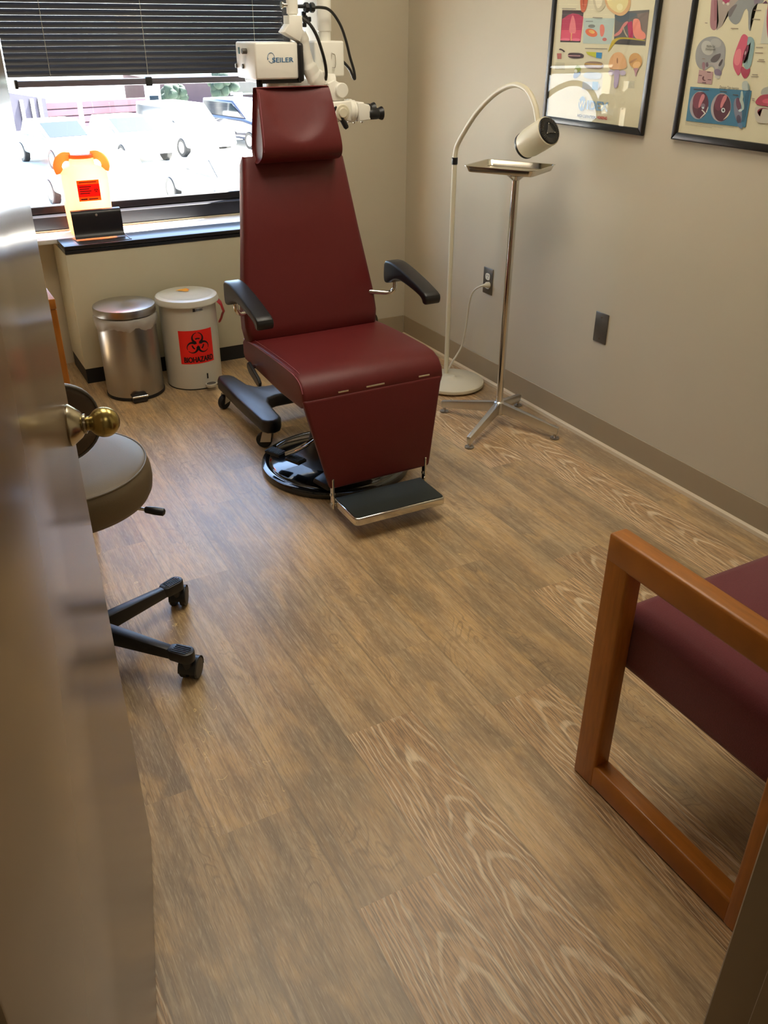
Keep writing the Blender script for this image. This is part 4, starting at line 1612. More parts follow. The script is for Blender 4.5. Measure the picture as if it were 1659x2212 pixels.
g.put('plate', M_PLATE, o)
for dz in (-.041, .041):
    g = G()
    g.cyl((XW - .0058, 2.393, .4545 + dz), (XW - .0044, 2.393, .4545 + dz), .003, 12)
    g.put('screw', M_CHROME, o)

# ------------------------------------------------------------------ framed charts
CHART_LEFT = [
('5b4d4f',0,[(2.787,1.4936),(2.6712,1.4915),(2.6715,1.3962),(2.7826,1.3955)]),
('b8385a',0,[(2.7836,1.4658),(2.753,1.4785),(2.7273,1.4836),(2.6968,1.4803),(2.6695,1.4718),(2.6715,1.3962),(2.7826,1.3955)]),
('d8506e',0,[(2.782,1.4325),(2.6736,1.4332),(2.6725,1.4057),(2.7813,1.4043)]),
('e8848a',1,[(2.7286,1.4805),(2.7342,1.4689),(2.7414,1.4328),(2.7319,1.4221),(2.7035,1.4224),(2.7005,1.433),(2.7153,1.4689)]),
('ee7894',1,[(2.7295,1.4032),(2.7305,1.4018),(2.7341,1.4004),(2.7399,1.3993),(2.7473,1.3985),(2.7556,1.3981),(2.764,1.3982),(2.7718,1.3988),(2.778,1.3997),(2.7821,1.401),(2.7837,1.4025),(2.7826,1.404),(2.7789,1.4054),(2.7731,1.4065),(2.7656,1.4073),(2.7572,1.4076),(2.7488,1.4075),(2.7412,1.4069),(2.735,1.406),(2.731,1.4047)]),
('ee7894',1,[(2.6728,1.4036),(2.6738,1.4022),(2.6771,1.4008),(2.6823,1.3997),(2.6891,1.3989),(2.6967,1.3986),(2.7044,1.3987),(2.7115,1.3993),(2.7172,1.4002),(2.721,1.4015),(2.7225,1.4029),(2.7215,1.4044),(2.7182,1.4058),(2.7128,1.4069),(2.706,1.4076),(2.6983,1.408),(2.6906,1.4078),(2.6836,1.4073),(2.678,1.4063),(2.6743,1.405)]),
('f0b080',0,[(2.7277,1.4243),(2.7209,1.4244),(2.7191,1.3965),(2.7256,1.3964)]),
('3f3a3c',0,[(2.7825,1.3999),(2.6721,1.3994),(2.6725,1.3955),(2.7824,1.3946)]),
('c2d4ce',0,[(2.6671,1.4687),(2.5099,1.4679),(2.5144,1.3926),(2.6583,1.3928)]),
('e0744c',1,[(2.5878,1.4192),(2.5908,1.4161),(2.5966,1.414),(2.6045,1.4129),(2.614,1.4131),(2.624,1.4144),(2.6336,1.4168),(2.6418,1.4201),(2.6478,1.4238),(2.651,1.4278),(2.6511,1.4314),(2.648,1.4345),(2.6421,1.4366),(2.634,1.4376),(2.6244,1.4374),(2.6144,1.436),(2.605,1.4336),(2.5969,1.4303),(2.591,1.4266),(2.5879,1.4228)]),
('f0c070',1,[(2.6023,1.4253),(2.6037,1.424),(2.6065,1.423),(2.6105,1.4226),(2.6152,1.4228),(2.6202,1.4235),(2.625,1.4247),(2.6291,1.4262),(2.6321,1.428),(2.6338,1.4298),(2.6339,1.4315),(2.6324,1.4328),(2.6295,1.4337),(2.6255,1.4341),(2.6208,1.434),(2.6158,1.4333),(2.6111,1.4321),(2.607,1.4305),(2.604,1.4288),(2.6024,1.427)]),
('e08272',1,[(2.5794,1.4502),(2.5602,1.4502),(2.5515,1.432),(2.5584,1.4135),(2.571,1.4154),(2.5781,1.4338)]),
('c87068',1,[(2.5372,1.4066),(2.5374,1.405),(2.5387,1.4035),(2.541,1.4024),(2.5439,1.4016),(2.5473,1.4013),(2.5508,1.4015),(2.5541,1.4022),(2.5567,1.4033),(2.5586,1.4047),(2.5595,1.4063),(2.5592,1.4078),(2.5579,1.4093),(2.5556,1.4105),(2.5527,1.4112),(2.5493,1.4115),(2.5458,1.4113),(2.5426,1.4106),(2.5399,1.4095),(2.538,1.4081)]),
('8c9490',1,[(2.6032,1.445),(2.6037,1.4433),(2.606,1.4418),(2.6097,1.4406),(2.6146,1.4398),(2.6201,1.4396),(2.6257,1.4398),(2.6308,1.4405),(2.6351,1.4417),(2.6379,1.4432),(2.6391,1.4449),(2.6385,1.4465),(2.6362,1.448),(2.6324,1.4492),(2.6276,1.45),(2.622,1.4503),(2.6165,1.45),(2.6113,1.4493),(2.6072,1.4481),(2.6044,1.4466)]),
('8f9a98',0,[(2.6547,1.4604),(2.6167,1.4604),(2.6163,1.4579),(2.6542,1.4579)]),
('707072',0,[(2.5124,1.4858),(2.3555,1.4907),(2.3514,1.3916),(2.4999,1.3935)]),
('8a7c78',0,[(2.4082,1.4796),(2.3561,1.485),(2.3523,1.4101),(2.3825,1.4331)]),
('5e6c78',1,[(2.5168,1.4823),(2.4705,1.4839),(2.4154,1.4835),(2.4044,1.4767),(2.4407,1.4662),(2.4713,1.4554),(2.504,1.4603)]),
('f09484',1,[(2.4256,1.4632),(2.412,1.4677),(2.3956,1.4651),(2.386,1.4525),(2.3813,1.4351),(2.3554,1.4246),(2.3554,1.4071),(2.4113,1.4103)]),
('b83060',0,[(2.4483,1.4554),(2.4259,1.4603),(2.4103,1.4103),(2.4321,1.412)]),
('dc8c88',1,[(2.5052,1.4202),(2.48,1.4325),(2.4699,1.4484),(2.4585,1.4574),(2.4428,1.4603),(2.4475,1.4515),(2.4633,1.4405),(2.4713,1.4225),(2.5033,1.4141)]),
('c0b49a',1,[(2.4674,1.4445),(2.4625,1.4445),(2.4527,1.4287),(2.4371,1.4169),(2.4395,1.4129),(2.4572,1.4267)]),
('4a484a',1,[(2.495,1.398),(2.4747,1.4064),(2.4486,1.4088),(2.3527,1.4046),(2.3514,1.3916),(2.4985,1.3935)]),
('c8b23c',1,[(2.5254,1.3656),(2.5173,1.3895),(2.5072,1.408),(2.4632,1.4156),(2.3543,1.4077),(2.3535,1.4042),(2.4588,1.4103),(2.4847,1.4059),(2.5019,1.3897),(2.5164,1.3761)]),
('d2caac',1,[(2.6299,1.5216),(2.6122,1.493),(2.5933,1.4864),(2.5735,1.4927),(2.5611,1.5085),(2.5708,1.5325),(2.6303,1.5337)]),
('f0e8cc',1,[(2.6174,1.5214),(2.6043,1.498),(2.5918,1.4973),(2.5801,1.5088),(2.5804,1.5287),(2.6189,1.5294)]),
('e2b888',1,[(2.576,1.5326),(2.5574,1.4985),(2.5164,1.4803),(2.4814,1.4726),(2.4537,1.4819),(2.4403,1.5031),(2.4491,1.5301)]),
('ece0a4',1,[(2.5674,1.5324),(2.5479,1.5024),(2.5108,1.4862),(2.4833,1.482),(2.4627,1.4936),(2.4532,1.511),(2.4604,1.5303)]),
('f6f0c0',1,[(2.477,1.4996),(2.4771,1.4966),(2.4787,1.4939),(2.4815,1.4918),(2.4854,1.4904),(2.4899,1.49),(2.4946,1.4905),(2.4991,1.4919),(2.5028,1.4941),(2.5055,1.4969),(2.5069,1.5),(2.5068,1.503),(2.5052,1.5057),(2.5023,1.5078),(2.4984,1.5092),(2.4938,1.5096),(2.4891,1.5091),(2.4847,1.5076),(2.481,1.5054),(2.4783,1.5026)]),
('c8684a',1,[(2.6973,1.535),(2.6881,1.4937),(2.6754,1.4843),(2.6615,1.4883),(2.6545,1.5098),(2.6554,1.5342)]),
('a84c34',0,[(2.6811,1.5326),(2.6749,1.5325),(2.6712,1.5018),(2.6749,1.5018)]),
('4a3a3c',1,[(2.7859,1.3724),(2.7746,1.3759),(2.7455,1.3656),(2.7568,1.3631),(2.7677,1.3695),(2.7794,1.3692)]),
('b86860',0,[(2.7937,1.3589),(2.768,1.3596),(2.767,1.3419),(2.7888,1.3412)]),
('57454a',1,[(2.733,1.3604),(2.7103,1.3632),(2.6574,1.3629),(2.6412,1.3552),(2.6544,1.3458),(2.7284,1.3452)]),
('d0a0a4',0,[(2.732,1.355),(2.6636,1.3557),(2.6631,1.3529),(2.7316,1.3521)]),
('c8cc40',0,[(2.6368,1.3677),(2.5823,1.3677),(2.5802,1.351),(2.6234,1.3589)]),
('3a90cc',0,[(2.5815,1.3673),(2.5523,1.367),(2.5525,1.3492),(2.5802,1.351)]),
('a08878',1,[(2.6381,1.3382),(2.5549,1.3399),(2.5387,1.3329),(2.5407,1.3212),(2.5542,1.3171),(2.6363,1.3177)]),
('d0a860',0,[(2.6353,1.3329),(2.5467,1.3337),(2.5457,1.3284),(2.6364,1.3285)]),
('a4b45c',1,[(2.6736,1.3273),(2.6573,1.3202),(2.6502,1.3118),(2.6692,1.3023),(2.6874,1.3082),(2.6836,1.3193)]),
('7c98c4',1,[(2.6867,1.3038),(2.6689,1.3001),(2.6513,1.3074),(2.6564,1.294),(2.6772,1.2821),(2.6924,1.2859)]),
('f0f4e8',1,[(2.67,1.3066),(2.6701,1.3047),(2.671,1.303),(2.6726,1.3016),(2.6747,1.3006),(2.6772,1.3002),(2.6799,1.3004),(2.6824,1.3012),(2.6844,1.3024),(2.6859,1.3041),(2.6867,1.306),(2.6866,1.3079),(2.6857,1.3096),(2.6841,1.3111),(2.6819,1.312),(2.6794,1.3124),(2.6768,1.3122),(2.6743,1.3114),(2.6722,1.3102),(2.6707,1.3085)]),
('c4b4d4',1,[(2.486,1.318),(2.4505,1.3194),(2.4547,1.2985),(2.4527,1.2714),(2.4661,1.2612),(2.4765,1.2702),(2.4768,1.2975)]),
('cfc4dc',1,[(2.4792,1.3099),(2.4795,1.3075),(2.4813,1.3052),(2.4843,1.3033),(2.4884,1.302),(2.4931,1.3014),(2.498,1.3016),(2.5025,1.3025),(2.5063,1.3042),(2.5089,1.3063),(2.5102,1.3087),(2.5099,1.3112),(2.5081,1.3135),(2.505,1.3153),(2.5009,1.3166),(2.4962,1.3172),(2.4913,1.317),(2.4868,1.3161),(2.4831,1.3144),(2.4805,1.3123)]),
('cfc4dc',1,[(2.4236,1.3112),(2.4239,1.3087),(2.4255,1.3065),(2.4285,1.3046),(2.4324,1.3033),(2.437,1.3028),(2.4417,1.3029),(2.4461,1.3039),(2.4498,1.3055),(2.4524,1.3076),(2.4536,1.3099),(2.4534,1.3124),(2.4517,1.3146),(2.4487,1.3165),(2.4447,1.3178),(2.4401,1.3183),(2.4354,1.3181),(2.431,1.3172),(2.4274,1.3156),(2.4248,1.3135)]),
('e8b888',1,[(2.4745,1.3716),(2.4501,1.3675),(2.4297,1.3487),(2.4195,1.3236),(2.4673,1.3187),(2.5124,1.3202),(2.5123,1.3462),(2.4971,1.3653)]),
('a87858',1,[(2.4686,1.3455),(2.4682,1.3429),(2.4682,1.3404),(2.4686,1.3385),(2.4693,1.3373),(2.4702,1.3368),(2.4714,1.3372),(2.4726,1.3384),(2.4737,1.3403),(2.4746,1.3427),(2.4753,1.3453),(2.4757,1.348),(2.4757,1.3504),(2.4753,1.3523),(2.4746,1.3535),(2.4737,1.354),(2.4725,1.3536),(2.4714,1.3524),(2.4702,1.3505),(2.4693,1.3482)]),
('d8a868',1,[(2.3567,1.3512),(2.3551,1.3441),(2.3565,1.3373),(2.3607,1.3315),(2.3676,1.3273),(2.3762,1.325),(2.3859,1.325),(2.3957,1.3272),(2.4045,1.3314),(2.4116,1.3372),(2.4162,1.344),(2.4178,1.3512),(2.4162,1.3581),(2.4118,1.3639),(2.4048,1.368),(2.3961,1.3702),(2.3864,1.3701),(2.3768,1.3679),(2.3681,1.3637),(2.3612,1.3579)]),
('f0c488',1,[(2.3626,1.3428),(2.3606,1.3401),(2.3603,1.3371),(2.3618,1.334),(2.3648,1.3311),(2.3691,1.3287),(2.3743,1.327),(2.3798,1.3263),(2.3852,1.3265),(2.3899,1.3276),(2.3934,1.3296),(2.3954,1.3323),(2.3957,1.3354),(2.3942,1.3385),(2.3912,1.3414),(2.3868,1.3438),(2.3816,1.3454),(2.376,1.3462),(2.3707,1.346),(2.3661,1.3448)]),
('c09060',1,[(2.4153,1.3431),(2.4002,1.3496),(2.3821,1.3562),(2.3781,1.3523),(2.3957,1.3437),(2.411,1.3382)]),
('c89ca4',1,[(2.3938,1.3266),(2.3632,1.3277),(2.3737,1.3162),(2.3723,1.3021),(2.379,1.3028),(2.3827,1.3159)]),
('ccdae8',1,[(2.6378,1.3057),(2.5489,1.308),(2.5393,1.299),(2.5446,1.2856),(2.6342,1.2852)]),
('d0dcea',0,[(2.6361,1.2752),(2.5828,1.2773),(2.5818,1.2522),(2.6346,1.2522)]),
('88bce4',0,[(2.5828,1.2773),(2.5539,1.2781),(2.5521,1.2529),(2.5818,1.2522)]),
('d0dcea',1,[(2.5532,1.2781),(2.5418,1.2668),(2.5515,1.2534)]),
('8a8478',0,[(2.7872,1.4993),(2.7109,1.4973),(2.7106,1.4952),(2.7868,1.4972)]),
('8a8478',0,[(2.6188,1.4717),(2.5693,1.4703),(2.5689,1.4683),(2.6185,1.4696)]),
('8a8478',0,[(2.6417,1.3787),(2.5275,1.3798),(2.5271,1.3777),(2.6413,1.3766)]),
('b0ac9c',0,[(2.7988,1.3286),(2.7433,1.3291),(2.7431,1.328),(2.7986,1.3275)]),
('b0ac9c',0,[(2.7982,1.3246),(2.7426,1.3251),(2.7424,1.324),(2.798,1.3235)]),
('b0ac9c',0,[(2.7975,1.3206),(2.7419,1.3212),(2.7418,1.3201),(2.7973,1.3195)]),
('b0ac9c',0,[(2.7969,1.3166),(2.7413,1.3172),(2.7411,1.3161),(2.7967,1.3154)]),
('b0ac9c',0,[(2.7962,1.3125),(2.7406,1.3132),(2.7404,1.3121),(2.796,1.3114)]),
('b0ac9c',0,[(2.7956,1.3085),(2.7399,1.3092),(2.7398,1.3081),(2.7954,1.3074)]),
('b0b4b4',0,[(2.4089,1.2881),(2.3776,1.2884),(2.3774,1.2873),(2.4087,1.2871)]),
('b0b4b4',0,[(2.4081,1.2844),(2.3768,1.2847),(2.3766,1.2837),(2.4079,1.2834)]),
('b0b4b4',0,[(2.4074,1.2808),(2.3761,1.2811),(2.3759,1.28),(2.4072,1.2797)]),
('b0b4b4',0,[(2.4066,1.2771),(2.3753,1.2774),(2.3751,1.2764),(2.4064,1.276)]),
('b0b4b4',0,[(2.4059,1.2734),(2.3745,1.2737),(2.3743,1.2727),(2.4056,1.2724)]),
('b0b4b4',0,[(2.4051,1.2697),(2.3738,1.2701),(2.3736,1.2691),(2.4049,1.2687)]),
]
CHART_RIGHT = [
('b0828a',1,[(2.1101,1.523),(2.1027,1.4815),(2.0999,1.4587),(2.0929,1.4422),(2.0808,1.4356),(2.0709,1.4378),(2.0642,1.4524),(2.0708,1.4751),(2.0875,1.5226)]),
('a06c78',1,[(2.1019,1.5204),(2.0875,1.4814),(2.084,1.46),(2.0764,1.46),(2.0743,1.4813),(2.0887,1.5201)]),
('b2a69e',0,[(2.0875,1.5226),(2.0168,1.5212),(2.0076,1.5065),(2.0195,1.4969),(2.0384,1.4823),(2.0508,1.4474),(2.0685,1.4359),(2.0661,1.46)]),
('b04c70',1,[(2.07,1.5198),(2.0619,1.5061),(2.0501,1.5028),(2.0383,1.507),(2.036,1.5191)]),
('d8d4c8',1,[(2.0562,1.5057),(2.0555,1.5046),(2.0552,1.5034),(2.0554,1.5025),(2.056,1.5017),(2.057,1.5013),(2.0582,1.5012),(2.0596,1.5014),(2.061,1.502),(2.0623,1.5029),(2.0634,1.5039),(2.0641,1.5051),(2.0643,1.5062),(2.0641,1.5071),(2.0635,1.5079),(2.0626,1.5083),(2.0613,1.5084),(2.0599,1.5082),(2.0585,1.5076),(2.0572,1.5067)]),
('d8d4c8',1,[(2.0379,1.5011),(2.0384,1.5001),(2.0394,1.4993),(2.0408,1.4988),(2.0424,1.4987),(2.044,1.4989),(2.0455,1.4995),(2.0468,1.5003),(2.0477,1.5013),(2.0482,1.5025),(2.0481,1.5036),(2.0476,1.5046),(2.0466,1.5054),(2.0452,1.5059),(2.0436,1.506),(2.042,1.5058),(2.0405,1.5052),(2.0392,1.5044),(2.0383,1.5034),(2.0378,1.5022)]),
('9aa0a2',1,[(2.0141,1.5042),(2.0025,1.5209),(1.9209,1.5193),(1.9164,1.5028),(1.9382,1.5017),(1.9512,1.4925),(1.9525,1.4745),(1.9489,1.4478),(1.9424,1.4374),(1.9472,1.4349),(1.9541,1.441),(1.9646,1.4842),(1.9746,1.4921),(1.9816,1.4819),(1.9865,1.4599),(1.9983,1.4501),(2.0157,1.4544),(2.0315,1.4662),(2.0382,1.4836)]),
('7c787c',1,[(2.0366,1.486),(2.0234,1.4982),(2.0057,1.5028),(2.0163,1.4846),(2.0249,1.4686),(2.0319,1.4711)]),
('8e8496',0,[(1.9562,1.5176),(1.9321,1.5172),(1.9303,1.5042),(1.9479,1.4996)]),
('704c68',0,[(1.9212,1.5017),(1.9113,1.5086),(1.9026,1.5014)]),
('d4d8cc',0,[(1.9055,1.4873),(1.892,1.4872),(1.8695,1.4048),(1.902,1.4055)]),
('c0586e',1,[(1.9032,1.5096),(1.9009,1.4861),(1.8954,1.4551),(1.8789,1.4144),(1.8622,1.3904),(1.839,1.4268),(1.8651,1.509)]),
('a6a8aa',1,[(2.082,1.4215),(2.0567,1.4188),(2.034,1.4071),(2.0212,1.3895),(2.0184,1.3677),(2.0193,1.3587),(2.0145,1.3485),(2.0196,1.3392),(2.0248,1.3312),(2.02,1.3272),(2.0234,1.3168),(2.048,1.3197),(2.0507,1.3341),(2.0572,1.3411),(2.0683,1.343),(2.0756,1.3371),(2.0845,1.3335),(2.09,1.3293),(2.0975,1.3343),(2.1108,1.3359),(2.1255,1.3474),(2.1337,1.3645),(2.1355,1.3844),(2.128,1.4029),(2.1096,1.416)]),
('c8cac4',1,[(2.0714,1.3963),(2.068,1.3905),(2.0669,1.3846),(2.0682,1.3794),(2.0718,1.3752),(2.0773,1.3725),(2.0843,1.3716),(2.0921,1.3725),(2.0998,1.3752),(2.1068,1.3794),(2.1123,1.3847),(2.1158,1.3907),(2.1169,1.3965),(2.1155,1.4018),(2.1118,1.406),(2.1061,1.4086),(2.0991,1.4095),(2.0914,1.4085),(2.0837,1.4058),(2.0768,1.4016)]),
('b6b8b6',1,[(2.0418,1.3996),(2.0437,1.3964),(2.0475,1.394),(2.0528,1.3926),(2.059,1.3923),(2.0656,1.3931),(2.0719,1.395),(2.0772,1.3978),(2.0812,1.4012),(2.0833,1.4049),(2.0833,1.4086),(2.0813,1.4117),(2.0774,1.4141),(2.0721,1.4155),(2.0659,1.4158),(2.0593,1.4149),(2.0531,1.413),(2.0478,1.4102),(2.0439,1.4068),(2.0419,1.4032)]),
('6e6a70',1,[(2.0728,1.361),(2.062,1.3717),(2.0478,1.376),(2.0362,1.3786),(2.0361,1.3672),(2.0487,1.3532),(2.0691,1.3539)]),
('59555b',1,[(2.0407,1.3515),(2.0347,1.3614),(2.0255,1.3639),(2.0248,1.3559),(2.0303,1.344),(2.037,1.3445)]),
('b8b4b4',1,[(2.0819,1.3508),(2.0649,1.3527),(2.0456,1.352),(2.0305,1.3674),(2.0265,1.3662),(2.0394,1.3502),(2.0374,1.3346),(2.0472,1.3356),(2.0558,1.3471),(2.0792,1.3476)]),
('8c8098',1,[(2.0526,1.3341),(2.0384,1.3385),(2.0245,1.3325),(2.02,1.3272),(2.0241,1.3194),(2.0477,1.3224)]),
('d4d4cc',1,[(2.0488,1.319),(2.0241,1.3194),(2.023,1.3116),(2.0394,1.3122)]),
('a07c88',1,[(2.104,1.3527),(2.0913,1.3532),(2.0869,1.3394),(2.09,1.3293),(2.0975,1.3343)]),
('706070',1,[(2.0769,1.347),(2.0766,1.345),(2.0769,1.3431),(2.0777,1.3416),(2.0788,1.3407),(2.0803,1.3403),(2.0819,1.3406),(2.0836,1.3414),(2.085,1.3429),(2.0862,1.3447),(2.087,1.3467),(2.0872,1.3487),(2.0869,1.3506),(2.0862,1.3521),(2.085,1.353),(2.0835,1.3534),(2.0819,1.3531),(2.0803,1.3522),(2.0788,1.3508),(2.0776,1.349)]),
('c4a2a2',0,[(2.1099,1.3321),(2.0536,1.3287),(2.0516,1.2954),(2.1084,1.2971)]),
('6a4650',1,[(2.0845,1.3175),(2.0925,1.3138),(2.0918,1.3071),(2.0839,1.3028),(2.0744,1.3046),(2.085,1.3074),(2.0879,1.3113)]),
('d4607c',1,[(1.9701,1.4314),(1.9457,1.4206),(1.9459,1.4035),(1.9544,1.3783),(1.9508,1.3507),(1.9548,1.3192),(1.9726,1.3333),(1.9857,1.3508),(1.9876,1.3737),(1.9792,1.4042)]),
('e88894',1,[(1.9821,1.3878),(1.9655,1.3932),(1.9583,1.3656),(1.9641,1.3464),(1.982,1.3522),(1.9855,1.3725)]),
('7c3c58',1,[(1.9447,1.4023),(1.9375,1.395),(1.9378,1.3763),(1.9409,1.3573),(1.951,1.3583),(1.9517,1.3746),(1.9495,1.3935)]),
('d8b8c4',1,[(1.9448,1.3806),(1.9451,1.3791),(1.9456,1.3778),(1.9464,1.3768),(1.9473,1.3763),(1.9482,1.3762),(1.9491,1.3765),(1.9498,1.3774),(1.9503,1.3785),(1.9505,1.3799),(1.9505,1.3815),(1.9502,1.3829),(1.9496,1.3842),(1.9489,1.3852),(1.948,1.3858),(1.9471,1.3859),(1.9462,1.3855),(1.9455,1.3847),(1.945,1.3835),(1.9447,1.3821)]),
('b44660',1,[(1.9552,1.3365),(1.9513,1.3494),(1.935,1.3385),(1.9199,1.3454),(1.9191,1.329),(1.9297,1.3152),(1.9409,1.3198)]),
('98b8bc',1,[(1.9489,1.4214),(1.9357,1.4212),(1.9246,1.4137),(1.9198,1.3978),(1.9188,1.3743),(1.9188,1.348),(1.9288,1.3388),(1.9385,1.3416),(1.9531,1.3582),(1.9415,1.3529),(1.9342,1.3726),(1.9337,1.3938),(1.9358,1.4099),(1.94,1.4011),(1.945,1.4),(1.9483,1.4059),(1.9477,1.4134)]),
('9a8e80',0,[(2.1166,1.4562),(2.1068,1.4555),(2.1063,1.4536),(2.1161,1.4542)]),
('9a8e80',0,[(2.0163,1.4425),(1.989,1.4421),(1.9885,1.4402),(2.0158,1.4407)]),
('9a8e80',0,[(1.9463,1.4871),(1.9204,1.4862),(1.9199,1.4844),(1.9458,1.4853)]),
('9a8e80',0,[(1.9457,1.4654),(1.918,1.4647),(1.9175,1.4629),(1.9452,1.4636)]),
('9a8e80',0,[(1.9143,1.3967),(1.8902,1.3965),(1.8897,1.3947),(1.9138,1.3948)]),
('9a8e80',0,[(1.9142,1.3831),(1.8865,1.3831),(1.886,1.3813),(1.9137,1.3812)]),
('9a8e80',0,[(1.8968,1.3668),(1.8778,1.3668),(1.8773,1.3649),(1.8963,1.365)]),
('9a8e80',0,[(1.9007,1.3621),(1.8732,1.3623),(1.8727,1.3605),(1.9002,1.3602)]),
('9a8e80',0,[(1.9093,1.3288),(1.8901,1.329),(1.8896,1.3271),(1.9088,1.3269)]),
('9a8e80',0,[(1.9115,1.3236),(1.8853,1.3241),(1.8848,1.3223),(1.911,1.3218)]),
('6a4a50',0,[(2.0764,1.3285),(2.0628,1.3284),(2.0623,1.3264),(2.0759,1.3265)]),
('6a4a50',0,[(2.0696,1.3088),(2.0559,1.3088),(2.0555,1.3068),(2.0691,1.3068)]),
('6a4a50',0,[(2.1066,1.3186),(2.0946,1.3184),(2.0941,1.3164),(2.1061,1.3166)]),
('6a4a50',0,[(2.0891,1.2998),(2.0733,1.2999),(2.0728,1.2979),(2.0886,1.2978)]),
('9a8e80',0,[(2.1046,1.3633),(2.0927,1.363),(2.0922,1.361),(2.1041,1.3614)]),
('4a86a8',0,[(2.1329,1.2854),(1.8996,1.2868),(1.8971,1.1914),(2.1289,1.1903)]),
('b4aeb8',1,[(2.0484,1.2358),(2.0497,1.2239),(2.0545,1.2133),(2.0624,1.2048),(2.0726,1.1995),(2.0843,1.1977),(2.0961,1.1999),(2.107,1.2057),(2.1158,1.2146),(2.1216,1.2257),(2.1239,1.2379),(2.1224,1.25),(2.1173,1.2606),(2.1091,1.2689),(2.0987,1.274),(2.0872,1.2754),(2.0755,1.2731),(2.065,1.2673),(2.0564,1.2585),(2.0507,1.2477)]),
('6c4656',1,[(2.0485,1.2363),(2.0495,1.225),(2.0536,1.2148),(2.0602,1.2067),(2.0689,1.2016),(2.0788,1.2),(2.0888,1.202),(2.0981,1.2075),(2.1055,1.216),(2.1105,1.2265),(2.1125,1.2381),(2.1113,1.2496),(2.107,1.2598),(2.1002,1.2677),(2.0914,1.2726),(2.0816,1.274),(2.0717,1.2718),(2.0627,1.2663),(2.0554,1.258),(2.0505,1.2477)]),
('8c5064',1,[(2.0739,1.2487),(2.075,1.2417),(2.0779,1.2354),(2.0824,1.2305),(2.088,1.2275),(2.0943,1.2266),(2.1005,1.2281),(2.1061,1.2317),(2.1105,1.2371),(2.1133,1.2437),(2.1141,1.2509),(2.113,1.258),(2.11,1.2643),(2.1054,1.2691),(2.0998,1.272),(2.0935,1.2728),(2.0874,1.2713),(2.0819,1.2677),(2.0775,1.2624),(2.0748,1.2558)]),
('d88a94',1,[(2.0817,1.2697),(2.069,1.2664),(2.0693,1.2555),(2.0758,1.2455),(2.0804,1.2314),(2.088,1.2295),(2.0883,1.2474)]),
('8c8090',1,[(2.0614,1.2349),(2.0623,1.2329),(2.064,1.2313),(2.0662,1.2301),(2.0687,1.2296),(2.0714,1.2297),(2.0738,1.2305),(2.0759,1.2318),(2.0773,1.2336),(2.078,1.2356),(2.0778,1.2377),(2.0768,1.2397),(2.0752,1.2413),(2.0729,1.2424),(2.0704,1.243),(2.0678,1.2428),(2.0653,1.2421),(2.0633,1.2408),(2.0619,1.239),(2.0612,1.237)]),
('e0e0dc',0,[(2.0736,1.2243),(2.0702,1.2266),(2.0528,1.2168),(2.0711,1.2016),(2.0734,1.2028),(2.0598,1.2166)]),
('e8e4dc',0,[(2.0545,1.2195),(2.0497,1.2363),(2.0478,1.2323),(2.0506,1.2198)]),
('dce8ec',1,[(2.0635,1.2312),(2.0635,1.2303),(2.064,1.2294),(2.0649,1.2287),(2.0661,1.2281),(2.0675,1.2279),(2.069,1.2279),(2.0704,1.2283),(2.0716,1.2289),(2.0725,1.2296),(2.073,1.2305),(2.0729,1.2315),(2.0725,1.2324),(2.0716,1.2331),(2.0704,1.2336),(2.069,1.2338),(2.0675,1.2338),(2.0661,1.2335),(2.0649,1.2329),(2.064,1.2321)]),
('b8b0b4',1,[(1.9617,1.2359),(1.9628,1.224),(1.9676,1.2134),(1.9755,1.205),(1.9859,1.1996),(1.9977,1.1979),(2.0099,1.2001),(2.0211,1.2059),(2.0302,1.2148),(2.0363,1.2259),(2.0388,1.2381),(2.0374,1.2501),(2.0324,1.2608),(2.0241,1.2691),(2.0136,1.2741),(2.0018,1.2755),(1.9899,1.2732),(1.979,1.2673),(1.9702,1.2586),(1.9642,1.2478)]),
('64404e',1,[(1.963,1.2353),(1.9639,1.2241),(1.9679,1.214),(1.9746,1.206),(1.9834,1.201),(1.9934,1.1993),(2.0037,1.2013),(2.0133,1.2068),(2.021,1.2152),(2.0263,1.2257),(2.0285,1.2372),(2.0274,1.2485),(2.0232,1.2586),(2.0162,1.2664),(2.0073,1.2712),(1.9973,1.2726),(1.9872,1.2704),(1.9779,1.265),(1.9703,1.2567),(1.9652,1.2465)]),
('80485c',1,[(1.9913,1.2485),(1.9924,1.2416),(1.9952,1.2356),(1.9992,1.2309),(2.0041,1.228),(2.0095,1.2273),(2.0148,1.2288),(2.0195,1.2324),(2.0231,1.2377),(2.0252,1.2442),(2.0257,1.2513),(2.0245,1.2581),(2.0217,1.2642),(2.0176,1.2688),(2.0127,1.2715),(2.0073,1.2722),(2.0021,1.2706),(1.9975,1.267),(1.9939,1.2618),(1.9918,1.2554)]),
('d88a90',1,[(1.9965,1.2706),(1.9841,1.27),(1.9842,1.2594),(1.9909,1.2483),(1.9953,1.2359),(2.0029,1.2354),(2.0031,1.2515)]),
('ece4d0',1,[(1.9637,1.2341),(1.9631,1.2208),(1.9718,1.2107),(1.9859,1.2026),(1.9759,1.2118),(1.9674,1.2232)]),
('dfeaec',1,[(1.9816,1.2305),(1.9814,1.2285),(1.982,1.2266),(1.9833,1.2251),(1.9852,1.2241),(1.9874,1.2236),(1.9898,1.2237),(1.9921,1.2245),(1.9942,1.2258),(1.9957,1.2274),(1.9965,1.2294),(1.9967,1.2314),(1.996,1.2332),(1.9947,1.2347),(1.9929,1.2358),(1.9906,1.2363),(1.9883,1.2361),(1.9859,1.2354),(1.9839,1.2341),(1.9824,1.2324)]),
